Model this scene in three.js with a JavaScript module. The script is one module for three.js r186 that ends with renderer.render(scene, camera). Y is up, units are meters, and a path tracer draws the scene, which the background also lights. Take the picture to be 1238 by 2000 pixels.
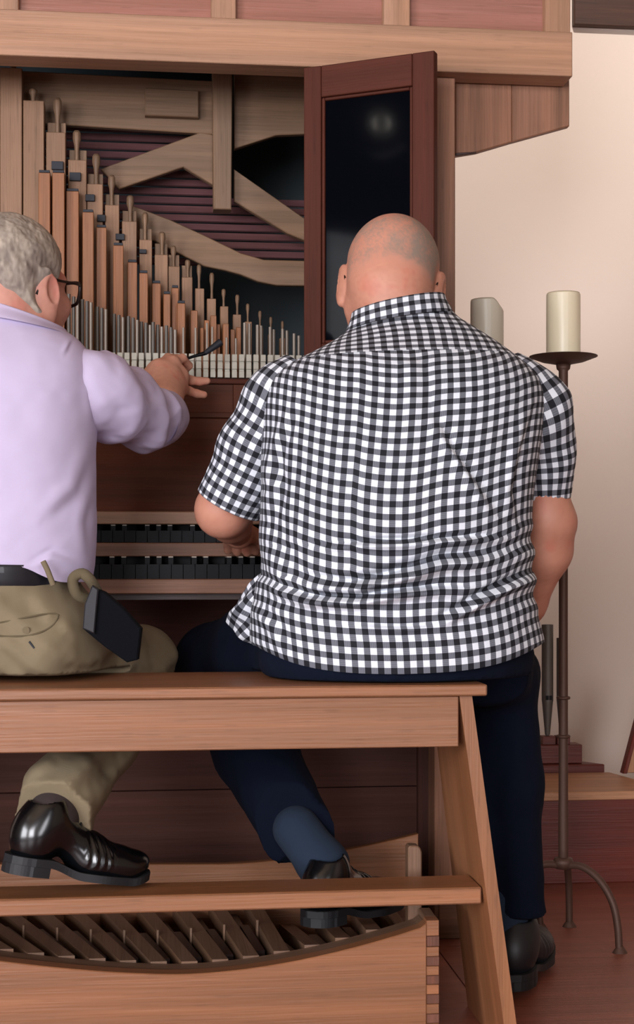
import * as THREE from 'three';
import { RoundedBoxGeometry } from 'three/addons/geometries/RoundedBoxGeometry.js';
import { mergeGeometries, mergeVertices, toCreasedNormals } from 'three/addons/utils/BufferGeometryUtils.js';
import { RectAreaLightUniformsLib } from 'three/addons/lights/RectAreaLightUniformsLib.js';

// ---------- camera, exposure, lights ----------
const W = 1238, H = 2000, FOC = 2933, CX = 619, HY = 1090, EYE = 0.81, YAW = 6.5 * Math.PI / 180;
const scene = new THREE.Scene();
scene.background = new THREE.Color(0x0b0d10);
const camera = new THREE.PerspectiveCamera(2 * Math.atan(H / 2 / FOC) * 180 / Math.PI, W / H, 0.05, 60);
camera.setViewOffset(W, H, 0, H / 2 - HY, W, H);          // lens shift: a level camera, uprights stay upright
camera.position.set(0, EYE, 0);
camera.rotation.y = -YAW;
scene.add(camera);
const renderer = new THREE.WebGLRenderer({ antialias: true });
renderer.toneMapping = THREE.LinearToneMapping;
renderer.toneMappingExposure = 1.0;
renderer.shadowMap.enabled = true;
RectAreaLightUniformsLib.init();

// daylight through the tall windows behind the camera (each pane is glazed white, its light stands just in front of it)
const WINDOWS = [   // [centre, width, height, facing, intensity]
  { at: [-1.9, 1.5, 3.95], w: 2.0, h: 2.4, to: [-1.9, 1.5, -10], k: 15 },
  { at: [1.7, 1.5, 3.95], w: 1.0, h: 2.4, to: [1.7, 1.5, -10], k: 8 },
  { at: [-3.95, 1.5, 1.9], w: 3.0, h: 2.4, to: [10, 1.5, 1.9], k: 11 },
];
for (const d of WINDOWS) {
  const l = new THREE.RectAreaLight(new THREE.Color(0.965, 0.97, 1.03), d.k, d.w, d.h);
  l.position.set(...d.at); l.lookAt(...d.to); scene.add(l);
}
// added downlight, out of view, shaped to grade the plaster wall beside the organ
const ADDED_WASHER = { at: [0.75, 4.14, -1.9], k: 26 };
{
  const s = new THREE.SpotLight(new THREE.Color(1, 0.945, 0.915), ADDED_WASHER.k, 0, 0.555, 0.3, 2);
  s.position.set(...ADDED_WASHER.at); s.target.position.set(0.42, 2.82, -4.4);
  s.castShadow = true; s.shadow.radius = 4; scene.add(s, s.target);
}

// ---------- places: a pixel of the photograph on a plane of the room ----------
const V = (x, y, z) => new THREE.Vector3(x, y, z);
const FW = V(Math.sin(YAW), 0, -Math.cos(YAW)), RT = V(Math.cos(YAW), 0, Math.sin(YAW));
const PD = (px, py, D) => V(0, EYE, 0).addScaledVector(FW, D).addScaledVector(RT, (px - CX) * D / FOC).add(V(0, (HY - py) * D / FOC, 0));
const depthOn = (px, Z) => Z / (FW.z + RT.z * (px - CX) / FOC);
const P = (px, py, Z) => PD(px, py, depthOn(px, Z));
const X = (px, Z) => P(px, HY, Z).x;
const Y = (px, py, Z) => P(px, py, Z).y;
const PY = (px, py, h) => PD(px, py, (EYE - h) * FOC / (py - HY));

// ---------- random, noise ----------
let seed = 12345;
const rnd = () => { seed = (seed * 1664525 + 1013904223) >>> 0; return seed / 4294967296; };
const rr = (a, b) => a + (b - a) * rnd();
const hash = (x, y, z) => { let h = (x * 374761393 + y * 668265263 + z * 2147483647 + 974634541) | 0; h = Math.imul(h ^ (h >>> 13), 1274126177); h ^= h >>> 16; return (h >>> 0) / 4294967296; };
const sm = t => t * t * (3 - 2 * t);
const clamp = (x, a = 0, b = 1) => Math.min(b, Math.max(a, x));
const step = (a, b, x) => sm(clamp((x - a) / (b - a)));
const mix = (a, b, t) => a + (b - a) * t;
function noise(x, y, z = 0, wx = 0, wy = 0) {           // value noise 0..1, repeats after wx, wy cells when given
  const xi = Math.floor(x), yi = Math.floor(y), zi = Math.floor(z), fx = sm(x - xi), fy = sm(y - yi), fz = sm(z - zi);
  const m = (v, w) => w ? ((v % w) + w) % w : v;
  const h = (a, b, c) => hash(m(xi + a, wx), m(yi + b, wy), zi + c);
  const l = (a, b, t) => a + (b - a) * t;
  const q = c => l(l(h(0, 0, c), h(1, 0, c), fx), l(h(0, 1, c), h(1, 1, c), fx), fy);
  return fz === 0 ? q(0) : l(q(0), q(1), fz);
}
const fbm = (x, y, z) => 0.5 * noise(x, y, z) + 0.3 * noise(2.1 * x, 2.1 * y, 2.1 * z) + 0.2 * noise(4.3 * x, 4.3 * y, 4.3 * z);

// ---------- textures ----------
function tex(w, h, fn, srgb = true) {
  const d = new Uint8Array(w * h * 4);
  for (let j = 0; j < h; j++) for (let i = 0; i < w; i++) {
    const c = fn(i / w, j / h), k = 4 * (j * w + i);
    for (let q = 0; q < 3; q++) d[k + q] = clamp(c[q], 0, 1) * 255;
    d[k + 3] = 255;
  }
  const t = new THREE.DataTexture(d, w, h);
  t.wrapS = t.wrapT = THREE.RepeatWrapping; t.magFilter = THREE.LinearFilter; t.minFilter = THREE.LinearMipmapLinearFilter; t.generateMipmaps = true;
  if (srgb) t.colorSpace = THREE.SRGBColorSpace;
  t.needsUpdate = true; return t;
}
// wood: u runs along the grain; one tile is 1.6 m long and 0.4 m wide
function woodTex(contrast, pores, s) {
  return tex(1024, 512, (u, v) => {
    const wob = 0.06 * (noise(u * 6, v * 4, s, 6, 4) - 0.5);
    const vv = v + wob * 0.25;
    let a = 0.5 * noise(u * 3, vv * 14, s + 1, 3, 14) + 0.3 * noise(u * 5, vv * 46, s + 2, 5, 46) + 0.2 * noise(u * 12, vv * 150, s + 3, 12, 150);
    const p = noise(u * 40, v * 230, s + 4, 40, 230);
    let g = 0.86 + contrast * (a - 0.5) - pores * step(0.72, 0.95, p);
    const warm = 0.05 * (noise(u * 2, vv * 6, s + 5, 2, 6) - 0.5);
    return [g + warm * 0.6, g, g - warm - 0.03 * (0.5 - a)];
  });
}
const grainA = woodTex(0.3, 0.05, 11), grainB = woodTex(0.22, 0.07, 37), grainC = woodTex(0.5, 0.06, 71);
const grainBump = tex(512, 512, (u, v) => { const n = 0.6 * noise(u * 20, v * 200, 5, 20, 200) + 0.4 * noise(u * 6, v * 60, 6, 6, 60); return [n, n, n]; }, false);
for (const t of [grainA, grainB, grainC, grainBump]) t.repeat.set(1 / 1.6, 1 / 0.4);
const plasterTex = tex(512, 512, (u, v) => { const n = 0.5 * noise(u * 40, v * 40, 1, 40, 40) + 0.3 * noise(u * 110, v * 110, 2, 110, 110) + 0.2 * noise(u * 8, v * 8, 3, 8, 8); return [n, n, n]; }, false);
const CHECK = 0.0206;
const gingham = tex(128, 128, (u, v) => {
  const thread = (q, f) => 0.5 + 0.5 * Math.sin(q * Math.PI * 2 * f);
  const du = u < 0.49, dv = v < 0.47;
  const w = [0.9, 0.92, 0.95], k = [0.035, 0.04, 0.08];
  let t = du && dv ? 1 : du || dv ? 0.57 + 0.1 * (thread(du ? v : u, 7) - 0.5) : 0;
  t = clamp(t + 0.05 * (noise(u * 64, v * 64, 3, 64, 64) - 0.5));
  return w.map((c, i) => mix(c, k[i], t));
});
gingham.anisotropy = 8;
const weave = tex(256, 256, (u, v) => { const n = 0.5 + 0.25 * Math.sin(u * 2 * Math.PI * 64) + 0.25 * Math.sin(v * 2 * Math.PI * 64); return [n, n, n]; }, false);
weave.repeat.set(1 / 0.06, 1 / 0.06);

// ---------- materials ----------
const M = {};
function wood(hex, rough = 0.5, map = grainA, extra = {}) {
  return new THREE.MeshPhysicalMaterial({ color: hex, map, roughness: rough, bumpMap: grainBump, bumpScale: 0.0004, clearcoat: 0.05, clearcoatRoughness: 0.45, ...extra });
}
const plain = (hex, rough = 0.6, extra = {}) => new THREE.MeshPhysicalMaterial({ color: hex, roughness: rough, ...extra });
M.case = wood(0xc89878, 0.5, grainA);            // header, bench: pale fir
M.wing = wood(0xa47358, 0.55, grainC);
M.upper = wood(0xba8070, 0.28, grainB, { clearcoat: 0.5, clearcoatRoughness: 0.2 });
M.door = wood(0x5c2a1a, 0.65, grainB, { clearcoat: 0, specularIntensity: 0.5 });
M.console = wood(0x64341e, 0.6, grainA, { clearcoat: 0, specularIntensity: 0.5 });
M.bench = wood(0xab724c, 0.42, grainB);
M.pedalCase = wood(0xa86f4a, 0.42, grainA);
M.pedal = wood(0x8a6850, 0.5, grainA);
M.pedalDark = wood(0x452a24, 0.45, grainA);
M.endGrain = wood(0x7c4c38, 0.6, grainC);
M.knee = wood(0x58342a, 0.7, grainA, { clearcoat: 0, specularIntensity: 0.5 });  // shade of the kneehole is put into this dark tone
M.pipeNew = wood(0xb07042, 0.5, grainB);
M.pipeOld = wood(0xa87e5e, 0.55, grainB);
M.lattice = wood(0x937256, 0.6, grainA);
M.slat = wood(0x765052, 0.3, grainB, { clearcoat: 0.4, clearcoatRoughness: 0.25 });
M.teal = plain(0x1f3036, 0.5);
M.ebony = plain(0x07080e, 0.5, { specularIntensity: 0.4 });
M.ivory = plain(0xcdbfae, 0.4);
M.leather = plain(0x20242e, 0.6);
M.blackGlass = plain(0x05070d, 0.05, { specularIntensity: 0.08 });
M.zinc = plain(0x6f6a64, 0.55, { metalness: 0.5 });
M.tin = plain(0x9b9186, 0.5, { metalness: 0.5 });
M.rack = plain(0xc2beb0, 0.55);
M.iron = plain(0x5b4136, 0.55, { metalness: 0.35 });
M.wax = plain(0xf2e6c6, 0.38, { clearcoat: 0.35, clearcoatRoughness: 0.3, sheen: 0.2 });
M.waxGrey = plain(0xcfc6b2, 0.4, { clearcoat: 0.35, clearcoatRoughness: 0.3 });
M.wick = plain(0x2a241f, 0.9);
M.plaster = plain(0xeedccd, 0.92, { bumpMap: plasterTex, bumpScale: 0.0006 });
M.ceiling = plain(0x9c8468, 0.95);
M.roomWall = plain(0x8a7866, 0.95);
M.beam = wood(0x553424, 0.6, grainC);
M.floorTile = wood(0x9a5440, 0.42, grainB, { clearcoat: 0.25, clearcoatRoughness: 0.4 });
M.floorBase = plain(0x54302a, 0.8);
M.redwood = wood(0x7a3022, 0.42, grainB);
M.platformTop = wood(0xd8a078, 0.45, grainB);
M.glow = new THREE.MeshStandardMaterial({ color: 0xffffff, emissive: 0xf4f8ff, emissiveIntensity: 1.6, roughness: 0.3 });
M.frame = plain(0xd8d2c8, 0.6);

// ---------- geometry helpers ----------
function grainUV(g, axis = 'x') {                        // uv in metres by the way each face looks; u runs along the grain
  const p = g.attributes.position, n = g.attributes.normal, uv = new Float32Array(p.count * 2);
  const ou = rnd() * 1.6, ov = rnd() * 0.4;
  const A = { x: 0, y: 1, z: 2 }[axis];
  for (let i = 0; i < p.count; i++) {
    const c = [p.getX(i), p.getY(i), p.getZ(i)], m = [Math.abs(n.getX(i)), Math.abs(n.getY(i)), Math.abs(n.getZ(i))];
    const k = m[0] >= m[1] && m[0] >= m[2] ? 0 : m[1] >= m[2] ? 1 : 2;
    const rest = [0, 1, 2].filter(q => q !== k);
    const along = rest.includes(A) ? A : rest[0], across = rest.find(q => q !== along);
    uv[2 * i] = c[along] + ou; uv[2 * i + 1] = c[across] + ov;
  }
  g.setAttribute('uv', new THREE.BufferAttribute(uv, 2));
  return g;
}
function box(x0, x1, y0, y1, z0, z1, axis = 'x', r = 0.003) {
  const w = Math.abs(x1 - x0), h = Math.abs(y1 - y0), d = Math.abs(z1 - z0), q = Math.min(r, 0.3 * Math.min(w, h, d));
  const g = r > 0 ? new RoundedBoxGeometry(w, h, d, 1, q) : new THREE.BoxGeometry(w, h, d).toNonIndexed();
  g.translate((x0 + x1) / 2, (y0 + y1) / 2, (z0 + z1) / 2);
  return grainUV(g, axis);
}
function prism(pts, dir, axis = 'x') {                   // a polygon of 3-D points in one plane, given thickness along dir
  const o = pts[0], n = dir.clone().normalize();
  let ux = pts[1].clone().sub(o).normalize(); const uy = n.clone().cross(ux).normalize(); ux = uy.clone().cross(n);
  const sh = new THREE.Shape(pts.map(p => new THREE.Vector2(p.clone().sub(o).dot(ux), p.clone().sub(o).dot(uy))));
  const b = Math.min(0.002, dir.length() * 0.2);
  const g = new THREE.ExtrudeGeometry(sh, { depth: dir.length() - 2 * b, bevelEnabled: true, bevelThickness: b, bevelSize: b, bevelOffset: -b, bevelSegments: 1 });
  g.translate(0, 0, b);
  g.applyMatrix4(new THREE.Matrix4().makeBasis(ux, uy, n).setPosition(o));
  return grainUV(g.index ? g.toNonIndexed() : g, axis);
}
function slab(quad, down) {                              // a board between four corner points, given thickness along down
  const g = new THREE.BoxGeometry(1, 1, 1).toNonIndexed(), p = g.attributes.position;
  for (let i = 0; i < p.count; i++) {
    const u = p.getX(i) + 0.5, w = p.getY(i) + 0.5, v = p.getZ(i) + 0.5;
    const q = quad[0].clone().lerp(quad[1], u).lerp(quad[3].clone().lerp(quad[2], u), v).addScaledVector(down, 1 - w);
    p.setXYZ(i, q.x, q.y, q.z);
  }
  const n = V(0, 0, 0), a = V(p.getX(0), p.getY(0), p.getZ(0)), c = V(0, 0, 0);
  for (let i = 0; i < p.count; i++) c.add(V(p.getX(i), p.getY(i), p.getZ(i)));
  c.divideScalar(p.count);
  const t = [1, 2].map(k => V(p.getX(k), p.getY(k), p.getZ(k)).sub(a)); n.crossVectors(t[0], t[1]);
  if (n.dot(a.clone().sub(c)) < 0) for (let i = 0; i < p.count; i += 3) { const s = [p.getX(i + 1), p.getY(i + 1), p.getZ(i + 1)]; p.setXYZ(i + 1, p.getX(i + 2), p.getY(i + 2), p.getZ(i + 2)); p.setXYZ(i + 2, ...s); }
  g.computeVertexNormals();
  return g;
}
const board4 = (quad, down, axis) => grainUV(slab(quad, down), axis);
const pxPrism = (list, Z, thick, axis) => prism(list.map(([a, b]) => P(a, b, Z)), V(0, 0, -thick), axis);
const tube = (pts, r, seg = 24, rad = 8) => new THREE.TubeGeometry(new THREE.CatmullRomCurve3(pts), seg, r, rad, false);
const lathe = (pts, seg = 32) => new THREE.LatheGeometry(pts.map(p => new THREE.Vector2(p[0], p[1])), seg);
function rodGeo(a, b, r0, r1 = r0, seg = 10) {
  const d = b.clone().sub(a), g = new THREE.CylinderGeometry(r1, r0, d.length(), seg);
  g.applyQuaternion(new THREE.Quaternion().setFromUnitVectors(V(0, 1, 0), d.clone().normalize()));
  g.translate(...a.clone().add(b).multiplyScalar(0.5).toArray());
  return g;
}
const merged = list => mergeGeometries(list.map(g => { const q = g.index ? g.toNonIndexed() : g.clone(); for (const k of Object.keys(q.attributes)) if (!['position', 'normal', 'uv'].includes(k)) q.deleteAttribute(k); return q; }));

// ---------- objects, parts ----------
const used = new Map();
function numbered(name) { const n = used.get(name) || 0; used.set(name, n + 1); return n ? `${name}_${String(n).padStart(3, '0')}` : name; }
function shade(o) { o.castShadow = o.receiveShadow = true; return o; }
function thing(name, label, category, at = [0, 0, 0], group) {
  const o = new THREE.Group(); o.name = numbered(name); o.position.set(...at); scene.add(o);
  o.userData = { label, category }; if (group) o.userData.group = group;
  return o;
}
function struct(name, geo, mat) { const o = shade(new THREE.Mesh(geo, mat)); o.name = name; o.userData.kind = 'structure'; scene.add(o); return o; }
function part(name, geo, mat, parent, label) {           // parts are built in room axes; their thing may stand anywhere
  const o = shade(new THREE.Mesh(geo, mat)); o.name = numbered(name);
  if (label) o.userData.label = label;
  let off = V(0, 0, 0); for (let q = parent; q && q !== scene; q = q.parent) off.add(q.position);
  if (off.lengthSq() > 0) geo.translate(-off.x, -off.y, -off.z);
  parent.add(o); return o;
}
// ================= the room =================
{
  const x0 = -4, x1 = 4, z0 = -4.4, z1 = 4, h = 4.3, t = 0.15;
  const fl = struct('floor', box(x0 - t, x1 + t, -0.2, -0.006, z0 - t, z1 + t, 'x', 0), M.floorBase);
  // long floor tiles, laid with narrow joints; the joint beside the candle stand falls where the photograph shows it
  const tw = 1.22, td = 0.61, zj = -3.085;
  const tints = [0xb06652, 0xa96250, 0xb76b56].map(c => wood(c, 0.42, grainB, { clearcoat: 0.25, clearcoatRoughness: 0.4 }));
  for (let j = -3; j <= 3; j++) for (let i = -2; i <= 1; i++) {
    const xa = 0.9 + i * tw + (j & 1 ? tw / 2 : 0) - 0.3, za = zj + j * td;
    if (za < -4.3) continue;
    part('floor_tile', box(xa + 0.001, xa + tw - 0.001, -0.0058, 0, za + 0.001, za + td - 0.001, 'x', 0.001), tints[(i + j + 9) % 3], fl);
  }
  struct('wall_back', box(x0 - t, x1 + t, -0.2, h, z0 - t, z0, 'x', 0), M.plaster);
  struct('wall_right', box(x1, x1 + t, -0.2, h, z0, z1, 'z', 0), M.roomWall);
  struct('ceiling', box(x0 - t, x1 + t, h, h + t, z0 - t, z1 + t, 'x', 0), M.ceiling);
  // walls with window openings: the front one behind the camera, the left one
  const wallWith = (name, holes, make) => {            // holes: [a0, a1, b0, b1] along and up
    const list = []; let a = -4.15;
    for (const [a0, a1, b0, b1] of holes) { list.push(make(a, a0, -0.2, h), make(a0, a1, -0.2, b0), make(a0, a1, b1, h)); a = a1; }
    list.push(make(a, 4.15, -0.2, h));
    struct(name, merged(list), M.roomWall);
  };
  const hole = (d, k) => { const c = d.at[k]; return [c - d.w / 2, c + d.w / 2, d.at[1] - d.h / 2, d.at[1] + d.h / 2]; };
  wallWith('wall_front', [hole(WINDOWS[0], 0), hole(WINDOWS[1], 0)], (a, b, c, d) => box(a, b, c, d, z1, z1 + t, 'x', 0));
  wallWith('wall_left', [hole(WINDOWS[2], 2)], (a, b, c, d) => box(x0 - t, x0, c, d, a, b, 'z', 0));
  WINDOWS.forEach((d, n) => {
    const side = n === 2, [a0, a1, b0, b1] = hole(d, side ? 2 : 0), f = 0.06;
    const mk = (a, b, c, e, q0, q1) => side ? box(x0 - q1, x0 - q0, c, e, a, b, 'y', 0) : box(a, b, c, e, z1 + q0, z1 + q1, 'y', 0);
    const bars = [mk(a0, a0 + f, b0, b1, 0.0, 0.09), mk(a1 - f, a1, b0, b1, 0.0, 0.09), mk(a0, a1, b0, b0 + f, 0.0, 0.09), mk(a0, a1, b1 - f, b1, 0.0, 0.09), mk((a0 + a1) / 2 - 0.02, (a0 + a1) / 2 + 0.02, b0, b1, 0.01, 0.08)];
    const w = struct('window_' + (n + 1), merged(bars), M.frame);
    part('window_pane', mk(a0, a1, b0, b1, 0.09, 0.11), M.glow, w);
  });
  // timber beam along the plaster wall beside the organ
  const bz = -4.375;
  struct('trim_1', box(X(1121, bz), 3.99, Y(1121, 48, bz), Y(1121, 48, bz) + 0.34, bz, -4.3995, 'x', 0.004), M.beam);
  // housing of the added wall light, out of view
  const g = lathe([[0.001, 0.06], [0.07, 0.06], [0.07, -0.05], [0.06, -0.05], [0.055, 0.03], [0.001, 0.03]], 24);
  const o = thing('added_downlight', 'added white downlight, out of view, that brightens the plaster wall beside the organ', 'light', [ADDED_WASHER.at[0], 4.24, ADDED_WASHER.at[2]]);
  const b = new THREE.Mesh(g, M.frame); b.name = 'added_downlight_can'; o.add(shade(b));
  const e = new THREE.Mesh(new THREE.CylinderGeometry(0.05, 0.05, 0.008, 20), M.glow); e.name = 'added_downlight_lens'; e.position.y = -0.02; o.add(e);
}

// ================= low platform, windchest with metal pipes, leaning board at the right =================
{
  const hT = 0.231, A = PY(1020, 1546, hT), B = PY(1323, 1546, hT), C = PY(1190, 1508, hT), D = PY(1000, 1514, hT);
  const t = thing('platform', 'low wooden platform with a pale top and red-brown front by the wall', 'platform', [(A.x + B.x) / 2, 0, (A.z + C.z) / 2]);
  A.z = B.z = (A.z + B.z) / 2; D.z = C.z;
  part('platform_top', prism([A, B, C, D].map(p => V(p.x, hT, p.z)), V(0, -0.021, 0), 'x'), M.platformTop, t, 'pale wooden top board');
  const q = p => V(p.x, hT - 0.0215, p.z);
  const back = -0.012;
  part('platform_base', prism([q(A).add(V(0.0, 0, -0.02)), q(B).add(V(-0.03, 0, -0.02)), q(C).add(V(-0.03, 0, 0.01)), q(D).add(V(0, 0, 0.01))], V(0, -(hT - 0.0215), 0), 'x'), M.redwood, t, 'red-brown base with a plain front');
  const zf = C.z - 0.012, topY = PD(1100, 1488, 4.12).y;
  part('platform_step', prism([V(D.x, topY, zf), V(X(1180, zf), topY, zf), V(X(1140, zf), topY, zf - 0.09), V(D.x, topY, zf - 0.09)], V(0, -topY, 0), 'x'), M.redwood, t, 'dark upper step behind the pale top');
  // windchest and its pipes
  const zc = zf - 0.02, cx0 = X(1000, zc), cx1 = X(1137, zc), cy0 = topY, cy1 = Y(1100, 1455, zc);
  const w = thing('windchest', 'small red-brown windchest block standing on the platform step', 'windchest', [(cx0 + cx1) / 2, topY, zc - 0.03]);
  part('chest_block', box(cx0, cx1, cy0 + 0.0005, cy1, zc, zc - 0.06, 'x', 0.002), M.redwood, w);
  const specs = [[1068, 1058, 1080, 1220], [1104, 1087, 1108, 1246]];
  const names = ['grey metal organ pipe nearer the bench on the small windchest', 'grey metal organ pipe half hidden behind the rusty pole'];
  specs.forEach(([c, a, b, top], k) => {
    const zz = zc - 0.03, cc = P((a + b) / 2, 1455, zz), r = (X(b, zz) - X(a, zz)) / 2, yt = Y(c, top, zz), yb = cy1 + 0.022, yn = Y(c, 1372, zz);
    const fx = box(cc.x - 0.018, cc.x + 0.018, cy1, yb, zz - 0.017, zz + 0.017, 'x', 0.001);
    part('pipe_holder', fx, M.redwood, w);
    const p = thing('metal_organ_pipe', names[k], 'organ pipe', [cc.x, yb, zz], 'metal pipes on the small windchest');
    const g = lathe([[0.004, yb - yb], [0.007, 0.004], [r * 0.94, yn - yb], [r, yn - yb + 0.006], [r, yt - yb], [r - 0.0015, yt - yb], [r - 0.0015, yn - yb + 0.02], [0.001, yn - yb + 0.02]], 24);
    const m = new THREE.Mesh(g, M.zinc); m.name = numbered('pipe_body'); p.add(shade(m));
    const mouth = new THREE.Mesh(new THREE.BoxGeometry(r * 1.1, 0.012, 0.003).translate(0, yn - yb + 0.014, r * 0.9), M.ebony); mouth.name = numbered('pipe_mouth'); p.add(shade(mouth));
  });
  // board leaning at the right edge
  const b0 = PD(1217, 1512, 3.99), b1 = PD(1247, 1335, 4.06), r0 = PD(1420, 1530, 3.92), off = V(0, 0.001, 0);
  const lb = thing('leaning_board', 'dark-edged pale wooden board leaning at the right edge of the platform', 'board', [b0.x, hT, b0.z]);
  const up = b1.clone().sub(b0), side = V(0.09, 0, 0.03);
  part('edge_strip', prism([b0, b0.clone().add(V(0.011, 0, 0)), b1.clone().add(V(0.011, 0, 0)), b1].map(p => p.clone().add(off)), V(0, 0, -0.03), 'y'), M.redwood, lb, 'dark red edge strip');
  part('panel', prism([b0.clone().add(V(0.0115, 0, 0)), b0.clone().add(side), b0.clone().add(side).add(up), b1.clone().add(V(0.0115, 0, 0))].map(p => p.clone().add(off).add(V(0, 0, -0.012))), V(0, 0, -0.012), 'y'), M.platformTop, lb, 'pale wooden panel');
}

// ================= candles on iron stands =================
{
  const stand = (px, pyDish, D, feet, label, clabel, candle, R = 0.133) => {
    const c = PD(px, pyDish, D), yD = c.y;
    const t = thing('candle_stand', label, 'candle stand', [c.x, 0, c.z], 'tall iron candle stands');
    const add = (n, g, m = M.iron) => { const o = shade(new THREE.Mesh(g, m)); o.name = numbered(n); t.add(o); return o; };
    add('pole', lathe([[0.0001, 0.165], [0.010, 0.165], [0.0105, 0.2], [0.0100, 0.31], [0.0095, yD - 0.6], [0.0098, yD - 0.03], [0.014, yD - 0.026], [0.0155, yD - 0.0165], [0.0001, yD - 0.0155]], 20));
    const hub = PD(px, 1685, D).y;
    add('collar', lathe([[0.0105, hub + 0.012], [0.019, hub + 0.01], [0.022, hub], [0.016, hub - 0.012], [0.0001, hub - 0.014]], 20));
    for (const q of [0.46, 0.385]) add('pole_ring', new THREE.TorusGeometry(0.0115, 0.0035, 8, 20).rotateX(Math.PI / 2).translate(0, q === 0.46 ? Y(1102, 1362, -3.1) : Y(1102, 1437, -3.1), 0));
    add('dish', lathe([[0.0001, yD - 0.016], [0.016, yD - 0.016], [0.045, yD - 0.01], [0.0715, yD], [0.0715, yD + 0.0015], [0.045, yD - 0.006], [0.0001, yD - 0.007]], 40));
    feet.forEach(a => {
      const dir = FW.clone().multiplyScalar(Math.sin(a)).addScaledVector(RT, Math.cos(a));
      const pts = [[0.008, hub - 0.004], [0.045, hub - 0.002], [0.085, hub - 0.022], [0.118, hub - 0.065], [0.131, hub - 0.115], [0.134, 0.012]].map(([r, y]) => dir.clone().multiplyScalar(r * R / 0.134).add(V(0, y, 0)));
      const l = add('leg', tube(pts, 0.0078, 28, 10));
      const f = shade(new THREE.Mesh(new THREE.CylinderGeometry(0.006, 0.013, 0.013, 12).scale(1.25, 1, 1).translate(dir.x * (R + 0.002), 0.0066, dir.z * (R + 0.002)), M.iron)); f.name = numbered('foot'); l.add(f);
    });
    const top = yD - 0.0068;
    const k = thing('pillar_candle', clabel, 'candle', [c.x, top, c.z], 'pillar candles on iron stands');
    const r = candle.r, h = candle.h, g = lathe([[0.0001, 0], [r * 0.97, 0], [r, 0.004], [r * 1.005, h * 0.5], [r, h - 0.004], [r * 0.96, h], [r * 0.7, h - 0.003], [r * 0.3, h - 0.012], [0.0001, h - 0.013]], 48);
    const p = g.attributes.position;
    for (let i = 0; i < p.count; i++) {                  // hand-poured wax: a little uneven, one rim slumped
      const x = p.getX(i), y = p.getY(i), z = p.getZ(i), s = x * RT.x + z * RT.z;
      const w = 1 + 0.012 * (noise(x * 60 + 9, y * 25, z * 60) - 0.5);
      let yy = y; if (candle.slump && y > h * 0.5) yy -= candle.slump * step(0.2 * r, r, s) * step(h * 0.5, h, y);
      p.setXYZ(i, x * w, yy, z * w);
    }
    g.computeVertexNormals();
    const w = shade(new THREE.Mesh(g, candle.mat)); w.name = numbered('candle_wax'); k.add(w);
    const wick = shade(new THREE.Mesh(new THREE.CylinderGeometry(0.0012, 0.0012, 0.012, 6).translate(0, h - 0.008, 0), M.wick)); wick.name = numbered('wick'); k.add(wick);
  };
  stand(1100, 697, 3.17, [-0.72, 1.31, 3.37], 'rusty iron candle stand in full view to the right of the bench', 'cream pillar candle on the rusty stand at the right', { r: 0.0358, h: 0.141, mat: M.wax });
  stand(951, 712, 3.26, [0.113, 2.208, 4.302], 'iron candle stand hidden behind the man in the checked shirt', 'greyish half-hidden pillar candle with slumped rim behind the checked shoulder', { r: 0.036, h: 0.147, mat: M.waxGrey, slump: 0.022 }, 0.118);
}

// pendant lamp at the left, seen only as a faint reflection in the dark pane of the organ door
{
  const t = thing('pendant_lamp', 'small pendant lamp mirrored faintly in the dark pane of the organ door', 'lamp', [-2.54, 2.72, -0.41]);
  const add = (n, g, m) => { const o = shade(new THREE.Mesh(g, m)); o.name = n; t.add(o); return o; };
  add('lamp_cord', new THREE.CylinderGeometry(0.006, 0.006, 1.3, 8).translate(0, 0.93, 0), M.iron);
  add('lamp_holder', lathe([[0.0001, 0.3], [0.02, 0.3], [0.03, 0.2], [0.0001, 0.19]], 16), M.iron);
  const b = add('lamp_bulb', new THREE.SphereGeometry(0.03, 16, 12).scale(1, 1.6, 1).translate(0, 0.14, 0), new THREE.MeshStandardMaterial({ color: 0xffffff, emissive: 0xfff0d8, emissiveIntensity: 4 })); b.castShadow = false;
  add('lamp_dish', lathe([[0.0001, -0.012], [0.06, -0.006], [0.11, 0.03], [0.115, 0.034], [0.108, 0.034], [0.058, 0.0], [0.0001, -0.006]], 32), plain(0xe8e2d4, 0.4));
  const l = new THREE.PointLight(new THREE.Color(1, 0.92, 0.8), 0.3, 0, 2); l.position.set(-2.54, 2.86, -0.41); l.castShadow = true; l.shadow.radius = 2; scene.add(l);
}
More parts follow.
